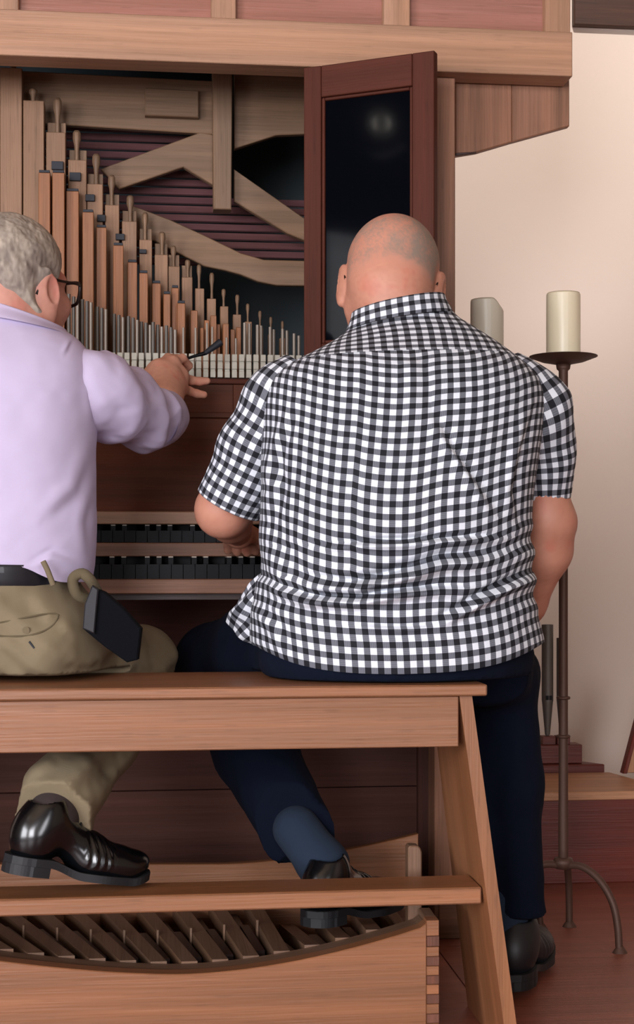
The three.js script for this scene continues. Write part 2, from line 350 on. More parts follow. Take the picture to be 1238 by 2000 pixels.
// ================= the organ =================
const ZH = -3.12;                                          // front of the header beam
const organ = thing('pipe_organ', 'wooden chamber organ with open case, two keyboards and rows of pipes', 'organ', [0, 0, -3.2]);
{
  const o = organ, hB = 1.837, hT = 1.932;
  const xR = X(1118, ZH), xL = -1.35;
  part('header_beam', box(xL, xR, hB, hT, ZH, ZH - 0.07, 'x', 0.002), M.case, o, 'wide pale header beam');
  // upper case above the beam
  const zs = -3.145, zp = -3.165, hU = 2.7;
  for (const [a, b] of [[-420, 36], [412, 461], [748, 801], [1064, 1114]]) part('upper_stile', box(X(a, zs), X(b, zs), hT, hU, zs, zs - 0.04, 'y', 0.002), M.case, o);
  for (const [a, b] of [[36, 412], [461, 748], [801, 1064]]) part('upper_panel', box(X(a, zs), X(b, zs), hT, hU, zp, zp - 0.018, 'x', 0), M.upper, o, 'polished red-brown upper panel');
  for (const [a, b] of [[36, 412], [461, 748], [801, 1064]]) part('panel_sill', box(X(a, zs) + 0.001, X(b, zs) - 0.001, hT, hT + 0.006, zs - 0.004, zp, 'x', 0), M.case, o);
  // right post and the overhanging wing
  const zq = -3.155;
  part('case_post', box(X(848, zq), X(889, zq), 0, hB - 0.0005, zq, zq - 0.07, 'y', 0.002), M.wing, o);
  const zw = -3.2;
  part('wing_plank', pxPrism([[889.5, 130], [999.5, 135], [999.5, 277], [932, 297], [889.5, 304]], zw, 0.022, 'y'), M.wing, o);
  part('wing_plank', pxPrism([[1000, 135], [1112, 140], [1112, 246], [1000, 277]], zw, 0.022, 'y'), M.wing, o);
  part('wing_lip', pxPrism([[889.5, 298.5], [930, 296], [930, 299], [889.5, 304]], zw + 0.006, 0.006, 'x'), M.pedalDark, o);
  // case behind: side, roof, floor of the pipe chamber, backing
  const zb = -4.05, xi = X(885, zq);
  part('case_side', box(xi - 0.025, xi, 0, 2.6, zq - 0.0705, zb, 'y', 0), M.wing, o);
  part('case_roof', box(xL, xi, 2.48, 2.5, zp - 0.019, zb, 'x', 0), M.lattice, o);
  part('backing', box(xL, xi - 0.026, 0.3, 2.479, zb + 0.02, zb, 'x', 0), M.teal, o, 'dark blue-green backing');
  const hC = 1.196;                                       // top of the windchest on which the pipes stand
  part('wind_chest', box(xL, xi - 0.026, hC - 0.22, hC, -3.215, -3.98, 'x', 0.002), M.pedalDark, o);

  // ---- lattice frame and louvres behind the pipes ----
  const zl = -3.465;
  const L = (pts, axis = 'x', z = zl, m = M.lattice, th = 0.02) => part('lattice_board', pxPrism(pts, z, th, axis), m, o);
  L([[40, 138], [416, 158], [416, 262], [110, 243], [60, 240], [40, 240]]);
  L([[196, 330], [392, 258], [416, 263], [416, 362], [358, 326], [233, 369]], 'x', zl - 0.0005);
  part('lattice_block', pxPrism([[283, 171], [388, 177], [388, 229], [283, 225]], zl + 0.022, 0.021, 'x'), M.lattice, o);
  part('lattice_post', pxPrism([[415, 130], [454, 132], [452, 409], [417, 408]], zl + 0.03, 0.045, 'y'), M.lattice, o);
  L([[457, 140], [700, 150], [700, 258], [585, 262], [540, 264], [457, 291]], 'x', zl - 0.022);
  L([[457, 330], [600, 430], [600, 472], [562, 456], [457, 393]], 'x', zl + 0.002);
  L([[255, 400], [330, 428], [400, 460], [470, 494], [515, 507], [700, 512], [700, 560], [540, 557], [505, 550], [470, 536], [440, 528], [400, 520], [300, 470], [255, 470]], 'x', zl + 0.004);
  const zv = -3.56, hs = 0.0206;
  for (let k = 0; k < 16; k++) {
    const y = Y(240, 252, zv) - k * hs, xa = X(60, zv), xb = X(k < 8 ? 452 : 760, zv), g = new THREE.BoxGeometry(xb - xa, 0.016, 0.006).toNonIndexed();
    g.rotateX(-0.35); g.translate((xa + xb) / 2, y, zv);
    part('louvre_slat', grainUV(g, 'x'), M.slat, o);
  }

  // ---- wooden pipes: back row with tuning stoppers, front row with caps ----
  const pipe = (a, b, top, Z, mat, opt = {}) => {
    const x0 = X(a, Z), x1 = X(b, Z), yt = Y((a + b) / 2, top, Z), d = Math.min(0.045, (x1 - x0) * 1.25);
    const g = box(x0, x1, hC, yt, Z, Z - d, 'y', 0.0015);
    const p = part('wooden_pipe', g, mat, o);
    const sub = (n, gg, m) => part(n, gg, m, p);
    const cx = (x0 + x1) / 2, w = x1 - x0;
    if (opt.knob) {                                        // turned handle of the stopper
      const kt = Y((a + b) / 2, opt.knob, Z), h = kt - yt, kx = cx + (opt.kx || 0) * w;
      const r = Math.min(0.0095, w * 0.26), gk = lathe([[0.0001, 0], [r * 0.62, 0], [r * 0.5, h * 0.3], [r * 0.66, h * 0.55], [r, h * 0.72], [r * 0.95, h * 0.92], [r * 0.6, h], [0.0001, h]], 14);
      gk.translate(kx, yt, Z - d * 0.5); sub('stopper_handle', grainUV(gk.toNonIndexed(), 'y'), M.lattice);
    }
    if (opt.back) sub('pipe_back', box(x0 + w * 0.02, x1 - w * 0.02, yt - 0.002, Y(cx, 0, Z) * 0 + yt + opt.back, Z - d * 0.7, Z - d * 0.98, 'y', 0.001), M.lattice);
    if (opt.mouth) for (const [m0, m1, u0, u1] of opt.mouth) sub('mouth_cap', box(X(u0, Z), X(u1, Z), Y(a, m1, Z), Y(a, m0, Z), Z + 0.009, Z + 0.0002, 'x', 0.001), M.leather);
    if (opt.cap) sub('pipe_cap', box(x0 + 0.0012, x1 - 0.0012, yt + 0.0002, yt + opt.cap, Z - 0.001, Z - d + 0.001, 'x', 0.001), M.leather);
    return p;
  };
  const Z1 = -3.385, Z2 = -3.33;
  const back = [[-64, -3, 150, 90], [0, 43, 132, 118], [45, 86, 196, 168], [90, 128, 258, 186], [133, 169, 312, 250], [170, 201, 359, 296], [205, 233, 400, 338], [238, 267, 432, 378], [272, 297, 468, 412], [302, 328, 497, 450], [329, 351, 520, 478], [355, 376, 541, 505], [381, 399, 563, 515], [404, 422, 583, 531], [430, 446, 598, 563], [455, 471, 614, 574], [478, 492, 628, 592], [501, 514, 640, 606], [524, 536, 652, 618], [546, 557, 660, 626]];
  back.forEach(([a, b, t, k], i) => pipe(a, b, t, Z1, M.pipeOld, {
    knob: k, kx: i % 2 ? 0.06 : -0.05, back: i > 2 && i < 12 ? 0.03 : 0,
    mouth: i === 3 ? [[316, 332, 101, 124]] : i === 4 ? [[338, 354, 136, 158]] : i === 5 ? [[381, 394, 167, 185]] : i === 6 ? [[421, 434, 190, 206]] : i === 7 ? [[458, 470, 226, 243]] : i === 8 ? [[488, 496, 272, 286]] : 0,
  }));
  const front = [[75, 98, 337], [102, 126, 337], [129, 154, 373], [161, 183, 414], [188, 208, 444], [221, 241, 479], [249, 268, 512], [272, 289, 533], [297, 314, 553], [319, 333, 574], [335, 349, 562], [346, 362, 592], [372, 386, 606], [391, 398, 640], [399, 409, 625], [411, 423, 616], [418, 430, 633], [435, 447, 632], [450, 459, 643], [461, 471, 639]];
  front.forEach(([a, b, t], i) => pipe(a, b, t, Z2 + (i % 2 ? 0.012 : -0.008), M.pipeNew, { cap: i < 12 ? 0.006 : 0 }));
  // small metal pipes in front
  const zm = -3.27;
  const metal = (c, t, r, m) => {
    const x = X(c, zm), y = Y(c, t, zm), q = r / FOC * 3.27;
    part('metal_pipe', lathe([[0.0015, 0], [q * 0.6, 0.004], [q, 0.045], [q, y - hC], [q * 0.8, y - hC], [q * 0.8, y - hC - 0.01], [0.0001, y - hC - 0.01]], 12).translate(x, hC, zm + rr(-0.008, 0.012)), m, o);
  };
  [[141, 576], [167, 584], [196, 598], [229, 612], [257, 618], [282, 628], [305, 630], [331, 636]].forEach(([c, t]) => { metal(c - 6, t, 3.4, M.zinc); metal(c + 3, t + 4, 3.4, M.zinc); metal(c + 11, t + 8, 3.2, M.tin); });
  [[358, 640], [382, 640], [404, 632], [414, 640], [442, 660], [461, 660]].forEach(([c, t]) => metal(c, t, 2.2, M.tin));
  [[477, 632], [487, 632], [502, 636], [510, 636], [527, 640], [535, 643], [551, 644], [560, 646], [574, 652], [584, 655]].forEach(([c, t]) => metal(c, t, 3.3, M.tin));

  // ---- rack of pale blocks in front of the pipes ----
  const zr = -3.205;
  for (let k = 0; k < 33; k++) {
    const c = 150 + k * 14, x = X(c, zr), w = 0.0056, y0 = Y(340, 736, zr), y1 = Y(340, 690, zr), s = (y1 - y0) / 3;
    const z = zr + rr(-0.0015, 0.0015);
    const g = merged([box(x - w, x + w, y0, y0 + s * 0.82, z, z - 0.02, 'y', 0.001), box(x - w * 0.9, x + w * 0.9, y0 + s * 0.82, y0 + s * 1.1, z - 0.004, z - 0.02, 'y', 0), box(x - w, x + w, y0 + s * 1.1, y0 + s * 1.9, z, z - 0.02, 'y', 0.001), box(x - w * 0.9, x + w * 0.9, y0 + s * 1.9, y0 + s * 2.1, z - 0.004, z - 0.02, 'y', 0), box(x - w, x + w, y0 + s * 2.1, y1, z + 0.001, z - 0.02, 'y', 0.001)]);
    part('rack_block', g, M.rack, o);
  }
  // ---- console front below the pipes ----
  const zk = -3.18, kx0 = xL, kx1 = X(848, zk) - 0.0005;
  const y7 = Y(300, 737, zk), y8 = Y(300, 815, zk), y10 = Y(300, 1001, zk);
  part('rack_rail', box(kx0, kx1, y7 - 0.012, y7, zk - 0.001, zk - 0.03, 'x', 0.002), M.door, o);
  part('console_panel', box(kx0, kx1, y8, y7 - 0.0125, zk - 0.008, zk - 0.03, 'x', 0), M.console, o);
  for (const [a, b] of [[455, 490], [130, 165], [770, 848]]) part('console_stile', box(X(a, zk), X(b, zk) - (b === 848 ? 0.001 : 0), y8, y7 - 0.0125, zk, zk - 0.0079, 'y', 0.0015), M.console, o);
  part('console_rail', box(kx0, kx1, y8, y8 + 0.012, zk + 0.0005, zk - 0.0075, 'x', 0.0015), M.console, o);
  part('music_board', box(kx0, kx1, y10, y8 - 0.001, zk + 0.004, zk - 0.02, 'x', 0.002), M.console, o);
  // ledge, keyboards, key slips
  const zU = -3.045, zL = -2.935, zS = -2.925, kl = X(-140, zL), kr = X(700, zL);
  const yA = Y(300, 1025, zU), yB = Y(300, 1059, zU), yC = Y(300, 1088, zU), yD = Y(300, 1131, zS), yE = Y(300, 1160, zS);
  part('key_ledge', box(kl - 0.03, kr + 0.03, yA + 0.002, y10 - 0.0005, -3.085, zk + 0.0035, 'x', 0.002), M.case, o, 'pale ledge above the keys');
  part('key_slip', box(kl - 0.03, kr + 0.03, yC + 0.001, yB - 0.001, zU + 0.008, zk, 'x', 0.002), M.wing, o, 'pale rail between the keyboards');
  part('key_slip', box(kl - 0.03, kr + 0.03, yE, yD, zS, zk, 'x', 0.002), M.wing, o, 'pale rail below the keyboards');
  for (const [a, b] of [[kl - 0.03, kl - 0.002], [kr + 0.002, kr + 0.03]]) { part('key_cheek', box(a, b, yD, yC + 0.0005, zL - 0.002, zk, 'z', 0.002), M.console, o); part('key_cheek', box(a, b, yB, yA + 0.0015, zU - 0.002, zk, 'z', 0.002), M.console, o); }
  part('console_deck', box(kl - 0.03, kr + 0.03, yE - 0.012, yE - 0.0005, -2.95, -3.3, 'x', 0), M.pedalDark, o);
  const keys = (name, yb, yt, z0) => {
    const kb = new THREE.Group(); kb.name = numbered('keyboard'); o.add(kb); kb.userData.label = name;
    part('key_back', box(kl - 0.002, kr + 0.002, yb - 0.001, yt + 0.0018, z0 - 0.137, z0 - 0.141, 'x', 0), M.ebony, kb);
    const pitch = 0.0231, n = Math.floor((kr - kl) / pitch), yn = yb + (yt - yb) * 0.66;
    const nat = new THREE.BoxGeometry(pitch - 0.0012, yn - yb, 0.125), sh = new THREE.BoxGeometry(0.0098, yt - yb - 0.002, 0.085), tip = new THREE.BoxGeometry(0.0092, 0.0025, 0.083);
    for (let i = 0; i < n; i++) {
      const x = kl + (i + 0.5) * pitch, m = shade(new THREE.Mesh(nat, M.ebony)); m.name = numbered('natural_key');
      m.position.set(x, (yb + yn) / 2 - rr(0, 0.0006), z0 - 0.0625 - o.position.z); kb.add(m);
      if ([0, 1, 3, 4, 5].includes(i % 7)) {
        const s = shade(new THREE.Mesh(sh, M.ebony)); s.name = numbered('sharp_key'); s.position.set(x + pitch / 2, (yb + yt - 0.002) / 2 + 0.0005, z0 - 0.092 - o.position.z); kb.add(s);
        const c = shade(new THREE.Mesh(tip, M.ivory)); c.name = numbered('key_cap'); c.position.set(x + pitch / 2, yt - 0.0005, z0 - 0.0925 - o.position.z); kb.add(c);
      }
    }
  };
  keys('upper keyboard of black keys', yB, yA + 0.0005, zU); keys('lower keyboard of black keys', yD + 0.0005, yC + 0.0005, zL);
  // ---- knee hole ----
  const zn = -3.3, nx1 = X(815, zn), hm = Y(400, 1543, zn);
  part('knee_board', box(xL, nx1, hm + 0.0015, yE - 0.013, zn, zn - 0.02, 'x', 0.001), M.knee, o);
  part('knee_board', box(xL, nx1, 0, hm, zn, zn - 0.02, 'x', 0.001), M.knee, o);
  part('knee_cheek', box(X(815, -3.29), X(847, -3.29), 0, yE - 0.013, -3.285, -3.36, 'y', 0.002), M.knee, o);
  part('case_plinth', box(X(847, -3.2), X(889, -3.2), 0.0005, 0.09, -3.14, -3.1545, 'x', 0.002), M.wing, o);

  // ---- the open door with its dark pane ----
  const A = PD(593, HY, 3.135), B = PD(848, HY, 3.026), w = Math.hypot(B.x - A.x, B.z - A.z), yb = 1.19, yt = 1.8335;
  const d = new THREE.Group(); d.name = 'case_door'; d.position.set(A.x, yb, A.z - o.position.z); d.rotation.y = -Math.atan2(B.z - A.z, B.x - A.x); o.add(d);
  d.userData.label = 'red-brown framed door standing open with a dark glossy pane';
  const h = yt - yb, st = 0.039, sr = 0.047, tr = 0.066, T = 0.022;
  const add = (n, g, m) => { const q = shade(new THREE.Mesh(g, m)); q.name = numbered(n); d.add(q); };
  add('door_stile', box(0, st, 0, h, 0, -T, 'y', 0.002), M.door); add('door_stile', box(w - sr, w, 0, h, 0, -T, 'y', 0.002), M.door);
  add('door_rail', box(st, w - sr, h - tr, h, -0.0002, -T, 'x', 0.002), M.door); add('door_rail', box(st, w - sr, 0, tr, -0.0002, -T, 'x', 0.002), M.door);
  const bd = 0.007;
  for (const q of [[st, st + bd, tr, h - tr, 'y'], [w - sr - bd, w - sr, tr, h - tr, 'y'], [st + bd, w - sr - bd, h - tr - bd, h - tr, 'x'], [st + bd, w - sr - bd, tr, tr + bd, 'x']]) add('door_bead', box(q[0], q[1], q[2], q[3], -0.004, -T + 0.002, q[4], 0.002), M.door);
  add('door_pane', box(st + bd, w - sr - bd, tr + bd, h - tr - bd, -0.009, -0.013, 'y', 0), M.blackGlass);
  for (const y of [0.1, h - 0.1]) add('hinge', new THREE.CylinderGeometry(0.004, 0.004, 0.05, 10).translate(-0.004, y, -T), M.iron);
}

// ================= bench =================
{
  const zf = -2.335, zr = -2.35, t = thing('organ_bench', 'pale wooden organ bench with splayed ends and a foot rail', 'bench', [-0.3, 0, -2.5]);
  const hs = Y(500, 1341, zf), x1 = X(952, zf), x0 = -1.15, th = 0.0185;
  part('seat', box(x0, x1, hs - th, hs, zf, -2.645, 'x', 0.003), M.bench, t);
  const yr0 = Y(450, 1465, zr), yr1 = hs - th - 0.0005, xr1 = X(896, zr);
  part('rail', box(x0 + 0.04, xr1, yr0, yr1, zr, zr - 0.022, 'x', 0.002), M.bench, t, 'wide rail under the near edge of the seat');
  const yb = 0.0005, tn = 0.0205;
  const tf = V(X(897, -2.352), yr1, -2.352), tb = V(tf.x, yr1, -2.605);
  const pf = P(984, 2000, -2.352), k = (tf.y - yb) / (tf.y - pf.y), bf = tf.clone().lerp(pf, k); bf.y = yb;
  const bb = V(bf.x, yb, -2.665);
  part('end_panel', board4([tf, tb, bb, bf], V(tn, 0, 0), 'y'), M.bench, t, 'splayed end panel at the right');
  const mir = p => V(x0 + x1 - 0.0 - p.x, p.y, p.z);
  part('end_panel', board4([mir(tf), mir(tb), mir(bb), mir(bf)], V(-tn, 0, 0), 'y'), M.bench, t);
  const zt = -2.375, yt = Y(450, 1745, zt), yq = Y(450, 1779, zt), f = (tf.y - yt) / (tf.y - yb), xe = mix(tf.x, bf.x, f) - 0.001;
  part('foot_rail', box(x0 + x1 - xe, xe, yq, yt, zt, zt - 0.095, 'x', 0.003), M.bench, t, 'foot rail between the end panels');
}
const SEAT = Y(500, 1341, -2.335), FOOTRAIL = Y(450, 1745, -2.375);

// ================= pedalboard =================
{
  const z0 = -2.455, t = thing('pedalboard', 'concave wooden pedalboard on the floor under the bench', 'pedalboard', [-0.2, 0, -2.7]);
  const curve = px => 1800 + (px > 341 ? 103 * (1 - Math.pow(clamp((px - 341) / 516), 1.75)) : 103 - 26 * Math.pow((341 - px) / 341, 1.7));
  const xr = X(858, z0), xside = X(833, z0), xl = -1.05;
  // front board with the curved upper edge
  const shapePts = []; for (let px = -330; px <= 858; px += 18) { const p = P(px, curve(px), z0); if (p.x < xside) shapePts.push([p.x, p.y]); }
  const yr = Y(858, 1797, z0); shapePts.push([xside, mix(shapePts[shapePts.length - 1][1], yr, 0.6)]);
  const board = (list, z, th) => { const s = new THREE.Shape(); s.moveTo(list[0][0], 0.0006); list.forEach(q => s.lineTo(q[0], q[1])); s.lineTo(list[list.length - 1][0], 0.0006); s.closePath(); const g = new THREE.ExtrudeGeometry(s, { depth: th - 0.003, bevelEnabled: true, bevelThickness: 0.0015, bevelSize: 0.0015, bevelOffset: -0.0015, bevelSegments: 1 }); g.translate(0, 0, z - th + 0.0015); return grainUV(g, 'x'); };
  part('front_board', board(shapePts, z0, 0.03), M.pedalCase, t, 'front board with a curved upper edge');
  const heel = shapePts.map(q => [q[0], q[1] - 0.004]);
  part('heel_rail', board(heel, z0 - 0.0305, 0.05), M.pedal, t);
  // finger joint: pins of the side board show dark end grain between the tails of the front board
  const fingers = [[1828, 1849], [1868, 1887], [1905, 1923], [1942, 1961], [1980, 1999]];
  const side0 = z0 - 0.0305, yTop = Y(858, 1797, z0);
  let prev = yTop;
  fingers.concat([[2017, 2036]]).forEach(([a, b]) => {
    const ya = Y(850, a, z0), yb = Math.max(Y(850, b, z0), 0.001);
    part('front_board_tail', box(xside, xr - 0.0005, ya, prev, z0, z0 - 0.0303, 'x', 0.001), M.pedalCase, t);
    part('side_board_pin', box(xside + 0.0003, xr, yb + 0.0003, ya - 0.0003, z0 - 0.0005, z0 - 0.0303, 'y', 0.001), M.endGrain, t, 'dark end-grain pin of the finger joint');
    prev = yb;
  });
  if (prev > 0.003) part('front_board_tail', box(xside, xr - 0.0005, 0.0006, prev, z0, z0 - 0.0303, 'x', 0.001), M.pedalCase, t);
  // side board: low behind the joint, then a taller rounded part
  const zf0 = -2.965;
  const zc = side0 - 0.052, yc = Y(810, 1652, zc), pa = X(797, zc), pb = X(824, zc);
  { const c = 0.012, ps = [[pa, yTop - 0.08], [pb, yTop - 0.08], [pb, yc - c], [pb - 0.002, yc - c * 0.45], [pb - 0.006, yc - 0.001], [pb - c, yc], [pa + 0.003, yc], [pa, yc - 0.004]].map(([x, y]) => V(x, y, zc)); part('end_post', prism(ps, V(0, 0, -0.03), 'y'), M.pedal, t, 'upright post with a rounded top at the right end'); }
  const sp = [[side0, 0.0006], [side0, yTop], [side0 - 0.05, yTop + 0.002], [side0 - 0.06, 0.125], [zf0, 0.125], [zf0, 0.0006]].map(([z, y]) => V(xr, y, z));
  part('side_board', prism(sp, V(-0.021, 0, 0), 'z'), M.pedal, t);
  // far rail, dished like the front
  const zf = -2.97, far = px => 1628 + 60 * (1 - Math.pow(clamp((px - 420) / 400), 1.7));
  const fp = []; for (let px = -360; px <= 815; px += 25) { const q = P(px, far(px), zf); fp.push([q.x, q.y]); } fp.push([X(817, zf), Y(817, 1629, zf)]);
  part('far_rail', board(fp, zf, 0.02), M.pedalCase, t, 'dished rail across the far ends of the pedals');
  part('pedal_bed', box(xl, xr - 0.022, 0.0006, 0.03, z0 - 0.081, zf - 0.0005, 'x', 0), M.pedalDark, t);
  // pedals fanning out: naturals, and lowered sharps coloured dark for the gap shade
  const zn = z0 - 0.079, zb2 = zf + 0.001;
  for (let i = 0; i < 30; i++) {
    const dark = i % 2 === 1, px = -110 + i * 30, base = P(px, curve(px) - 27, zn), ang = 0.05 + 0.81 * (0.23 - base.x), w = dark ? 0.008 : 0.0135;
    if (base.x > xr - 0.085) continue;
    const len = (zn - zb2), pressed = px > 560 && px < 760, rise = pressed ? -0.07 : -0.008;
    const y = base.y - (dark ? 0.03 : 0.002);
    const dir = V(-Math.tan(ang) * len, rise, -len);
    const a = V(base.x, y, zn), b = a.clone().add(dir), q = V(w, 0, 0);
    const top = board4([a.clone().sub(q), a.clone().add(q), b.clone().add(q), b.clone().sub(q)], V(0, -0.026, 0), 'z');
    const m = part(dark ? 'dark_pedal' : 'pedal', top, dark ? M.pedalDark : M.pedal, t);
    if (dark) { const s0 = a.clone().lerp(b, 0.16).add(V(0, 0.0002, 0)), s1 = a.clone().lerp(b, 0.62); part('sharp_block', board4([s0.clone().sub(q), s0.clone().add(q), s1.clone().add(q).add(V(0, 0.0, 0)), s1.clone().sub(q)].map(p => p.add(V(0, 0.016, 0))), V(0, -0.0158, 0), 'z'), M.pedalDark, m); }
    else if (!pressed) { const s0 = a.clone().lerp(b, 0.45); part('guide_pin', box(s0.x - 0.019, s0.x - 0.0142, s0.y - 0.03, s0.y + 0.01, s0.z, s0.z - 0.012, 'y', 0.001), M.pedal, m); }
  }
}
// ================= people: fields, skins, cloth =================
// a field is a list of rounded shapes joined smoothly; nets() meshes it (surface nets)
const cap = (a, b, ra, rb, k = 0.03) => ({ t: 0, a, b, ra, rb, k, c: a.clone().lerp(b, 0.5), R: a.distanceTo(b) / 2 + Math.max(ra, rb) });
const ell = (c, r, k = 0.03, q = null) => ({ t: 1, c, r, k, q: q ? q.clone().invert() : null, R: Math.max(r.x, r.y, r.z) });
const cut = s => ({ ...s, neg: true });
const tv = new THREE.Vector3();
function shapeDist(s, x, y, z) {
  if (s.t === 0) {
    const bx = s.b.x - s.a.x, by = s.b.y - s.a.y, bz = s.b.z - s.a.z, px = x - s.a.x, py = y - s.a.y, pz = z - s.a.z;
    const t = clamp((px * bx + py * by + pz * bz) / (bx * bx + by * by + bz * bz + 1e-12));
    return Math.hypot(px - bx * t, py - by * t, pz - bz * t) - (s.ra + (s.rb - s.ra) * t);
  }
  tv.set(x - s.c.x, y - s.c.y, z - s.c.z); if (s.q) tv.applyQuaternion(s.q);
  const a = tv.x / s.r.x, b = tv.y / s.r.y, c = tv.z / s.r.z, k0 = Math.sqrt(a * a + b * b + c * c);
  const k1 = Math.hypot(a / s.r.x, b / s.r.y, c / s.r.z);
  return k1 < 1e-9 ? -Math.min(s.r.x, s.r.y, s.r.z) : k0 * (k0 - 1) / k1;
}
function field(list, after) {
  return (x, y, z) => {
    let d = 1e3;
    for (const s of list) {
      const far = Math.hypot(x - s.c.x, y - s.c.y, z - s.c.z) - s.R;
      if (s.neg) { if (far > s.k + Math.max(0, d)) continue; const e = -shapeDist(s, x, y, z), h = Math.max(s.k - Math.abs(d - e), 0) / s.k; d = Math.max(d, e) + h * h * s.k * 0.25; continue; }
      if (far > d + s.k && d < 900) continue;
      const e = shapeDist(s, x, y, z), h = Math.max(s.k - Math.abs(d - e), 0) / s.k;
      d = Math.min(d, e) - h * h * s.k * 0.25;
    }
    return after ? after(d, x, y, z) : d;
  };
}
function bounds(list, pad = 0.02) {
  const lo = V(1e9, 1e9, 1e9), hi = V(-1e9, -1e9, -1e9);
  for (const s of list) { if (s.neg) continue; if (s.t === 0) { for (const [p, r] of [[s.a, s.ra], [s.b, s.rb]]) { lo.min(p.clone().subScalar(r)); hi.max(p.clone().addScalar(r)); } } else { lo.min(s.c.clone().subScalar(s.R)); hi.max(s.c.clone().addScalar(s.R)); } }
  return [lo.subScalar(pad), hi.addScalar(pad)];
}
function nets(f, [lo, hi], cell) {
  const nx = Math.ceil((hi.x - lo.x) / cell) + 1, ny = Math.ceil((hi.y - lo.y) / cell) + 1, nz = Math.ceil((hi.z - lo.z) / cell) + 1;
  const val = new Float32Array(nx * ny * nz), id = new Int32Array(nx * ny * nz).fill(-1), pos = [], ix = [];
  const at = (i, j, k) => (k * ny + j) * nx + i;
  for (let k = 0; k < nz; k++) for (let j = 0; j < ny; j++) for (let i = 0; i < nx; i++) val[at(i, j, k)] = f(lo.x + i * cell, lo.y + j * cell, lo.z + k * cell);
  const E = [[0, 1], [2, 3], [4, 5], [6, 7], [0, 2], [1, 3], [4, 6], [5, 7], [0, 4], [1, 5], [2, 6], [3, 7]];
  for (let k = 0; k < nz - 1; k++) for (let j = 0; j < ny - 1; j++) for (let i = 0; i < nx - 1; i++) {
    const v = []; let m = 0;
    for (let c = 0; c < 8; c++) { const q = val[at(i + (c & 1), j + (c >> 1 & 1), k + (c >> 2))]; v.push(q); if (q < 0) m |= 1 << c; }
    if (m === 0 || m === 255) continue;
    let n = 0, x = 0, y = 0, z = 0;
    for (const [a, b] of E) { if ((m >> a & 1) === (m >> b & 1)) continue; const t = v[a] / (v[a] - v[b]); x += (a & 1) + t * ((b & 1) - (a & 1)); y += (a >> 1 & 1) + t * ((b >> 1 & 1) - (a >> 1 & 1)); z += (a >> 2) + t * ((b >> 2) - (a >> 2)); n++; }
    id[at(i, j, k)] = pos.length / 3; pos.push(lo.x + (i + x / n) * cell, lo.y + (j + y / n) * cell, lo.z + (k + z / n) * cell);
  }
  const quad = (a, b, c, d, flip) => { if (a < 0 || b < 0 || c < 0 || d < 0) return; flip ? ix.push(a, c, b, a, d, c) : ix.push(a, b, c, a, c, d); };
  for (let k = 1; k < nz - 1; k++) for (let j = 1; j < ny - 1; j++) for (let i = 1; i < nx - 1; i++) {
    const s = val[at(i, j, k)] < 0;
    if (s !== val[at(i + 1, j, k)] < 0) quad(id[at(i, j - 1, k - 1)], id[at(i, j, k - 1)], id[at(i, j, k)], id[at(i, j - 1, k)], !s);
    if (s !== val[at(i, j + 1, k)] < 0) quad(id[at(i - 1, j, k - 1)], id[at(i - 1, j, k)], id[at(i, j, k)], id[at(i, j, k - 1)], !s);
    if (s !== val[at(i, j, k + 1)] < 0) quad(id[at(i - 1, j - 1, k)], id[at(i, j - 1, k)], id[at(i, j, k)], id[at(i - 1, j, k)], !s);
  }
  const g = new THREE.BufferGeometry(), nn = new Float32Array(pos.length), e = cell * 0.5;
  for (let i = 0; i < pos.length; i += 3) {
    const [x, y, z] = [pos[i], pos[i + 1], pos[i + 2]];
    const a = f(x + e, y, z) - f(x - e, y, z), b = f(x, y + e, z) - f(x, y - e, z), c = f(x, y, z + e) - f(x, y, z - e), l = Math.hypot(a, b, c) || 1;
    nn[i] = a / l; nn[i + 1] = b / l; nn[i + 2] = c / l;
  }
  g.setAttribute('position', new THREE.BufferAttribute(new Float32Array(pos), 3));
  g.setAttribute('normal', new THREE.BufferAttribute(nn, 3));
  g.setIndex(ix);
  return g;
}
function uvFlat(g) { const p = g.attributes.position, uv = new Float32Array(p.count * 2); for (let i = 0; i < p.count; i++) { uv[2 * i] = p.getX(i) + 0.3 * p.getZ(i); uv[2 * i + 1] = p.getY(i) + 0.3 * p.getZ(i); } g.setAttribute('uv', new THREE.BufferAttribute(uv, 2)); return g; }
function paint(g, fn) { const p = g.attributes.position, c = new Float32Array(p.count * 3), q = new THREE.Color(); for (let i = 0; i < p.count; i++) { fn(q, p.getX(i), p.getY(i), p.getZ(i)); c[3 * i] = q.r; c[3 * i + 1] = q.g; c[3 * i + 2] = q.b; } g.setAttribute('color', new THREE.BufferAttribute(c, 3)); return g; }
const joinSkin = list => { const g = mergeGeometries(list.map(q => { for (const k of Object.keys(q.attributes)) if (!['position', 'normal', 'color'].includes(k)) q.deleteAttribute(k); return q; })); return g; };

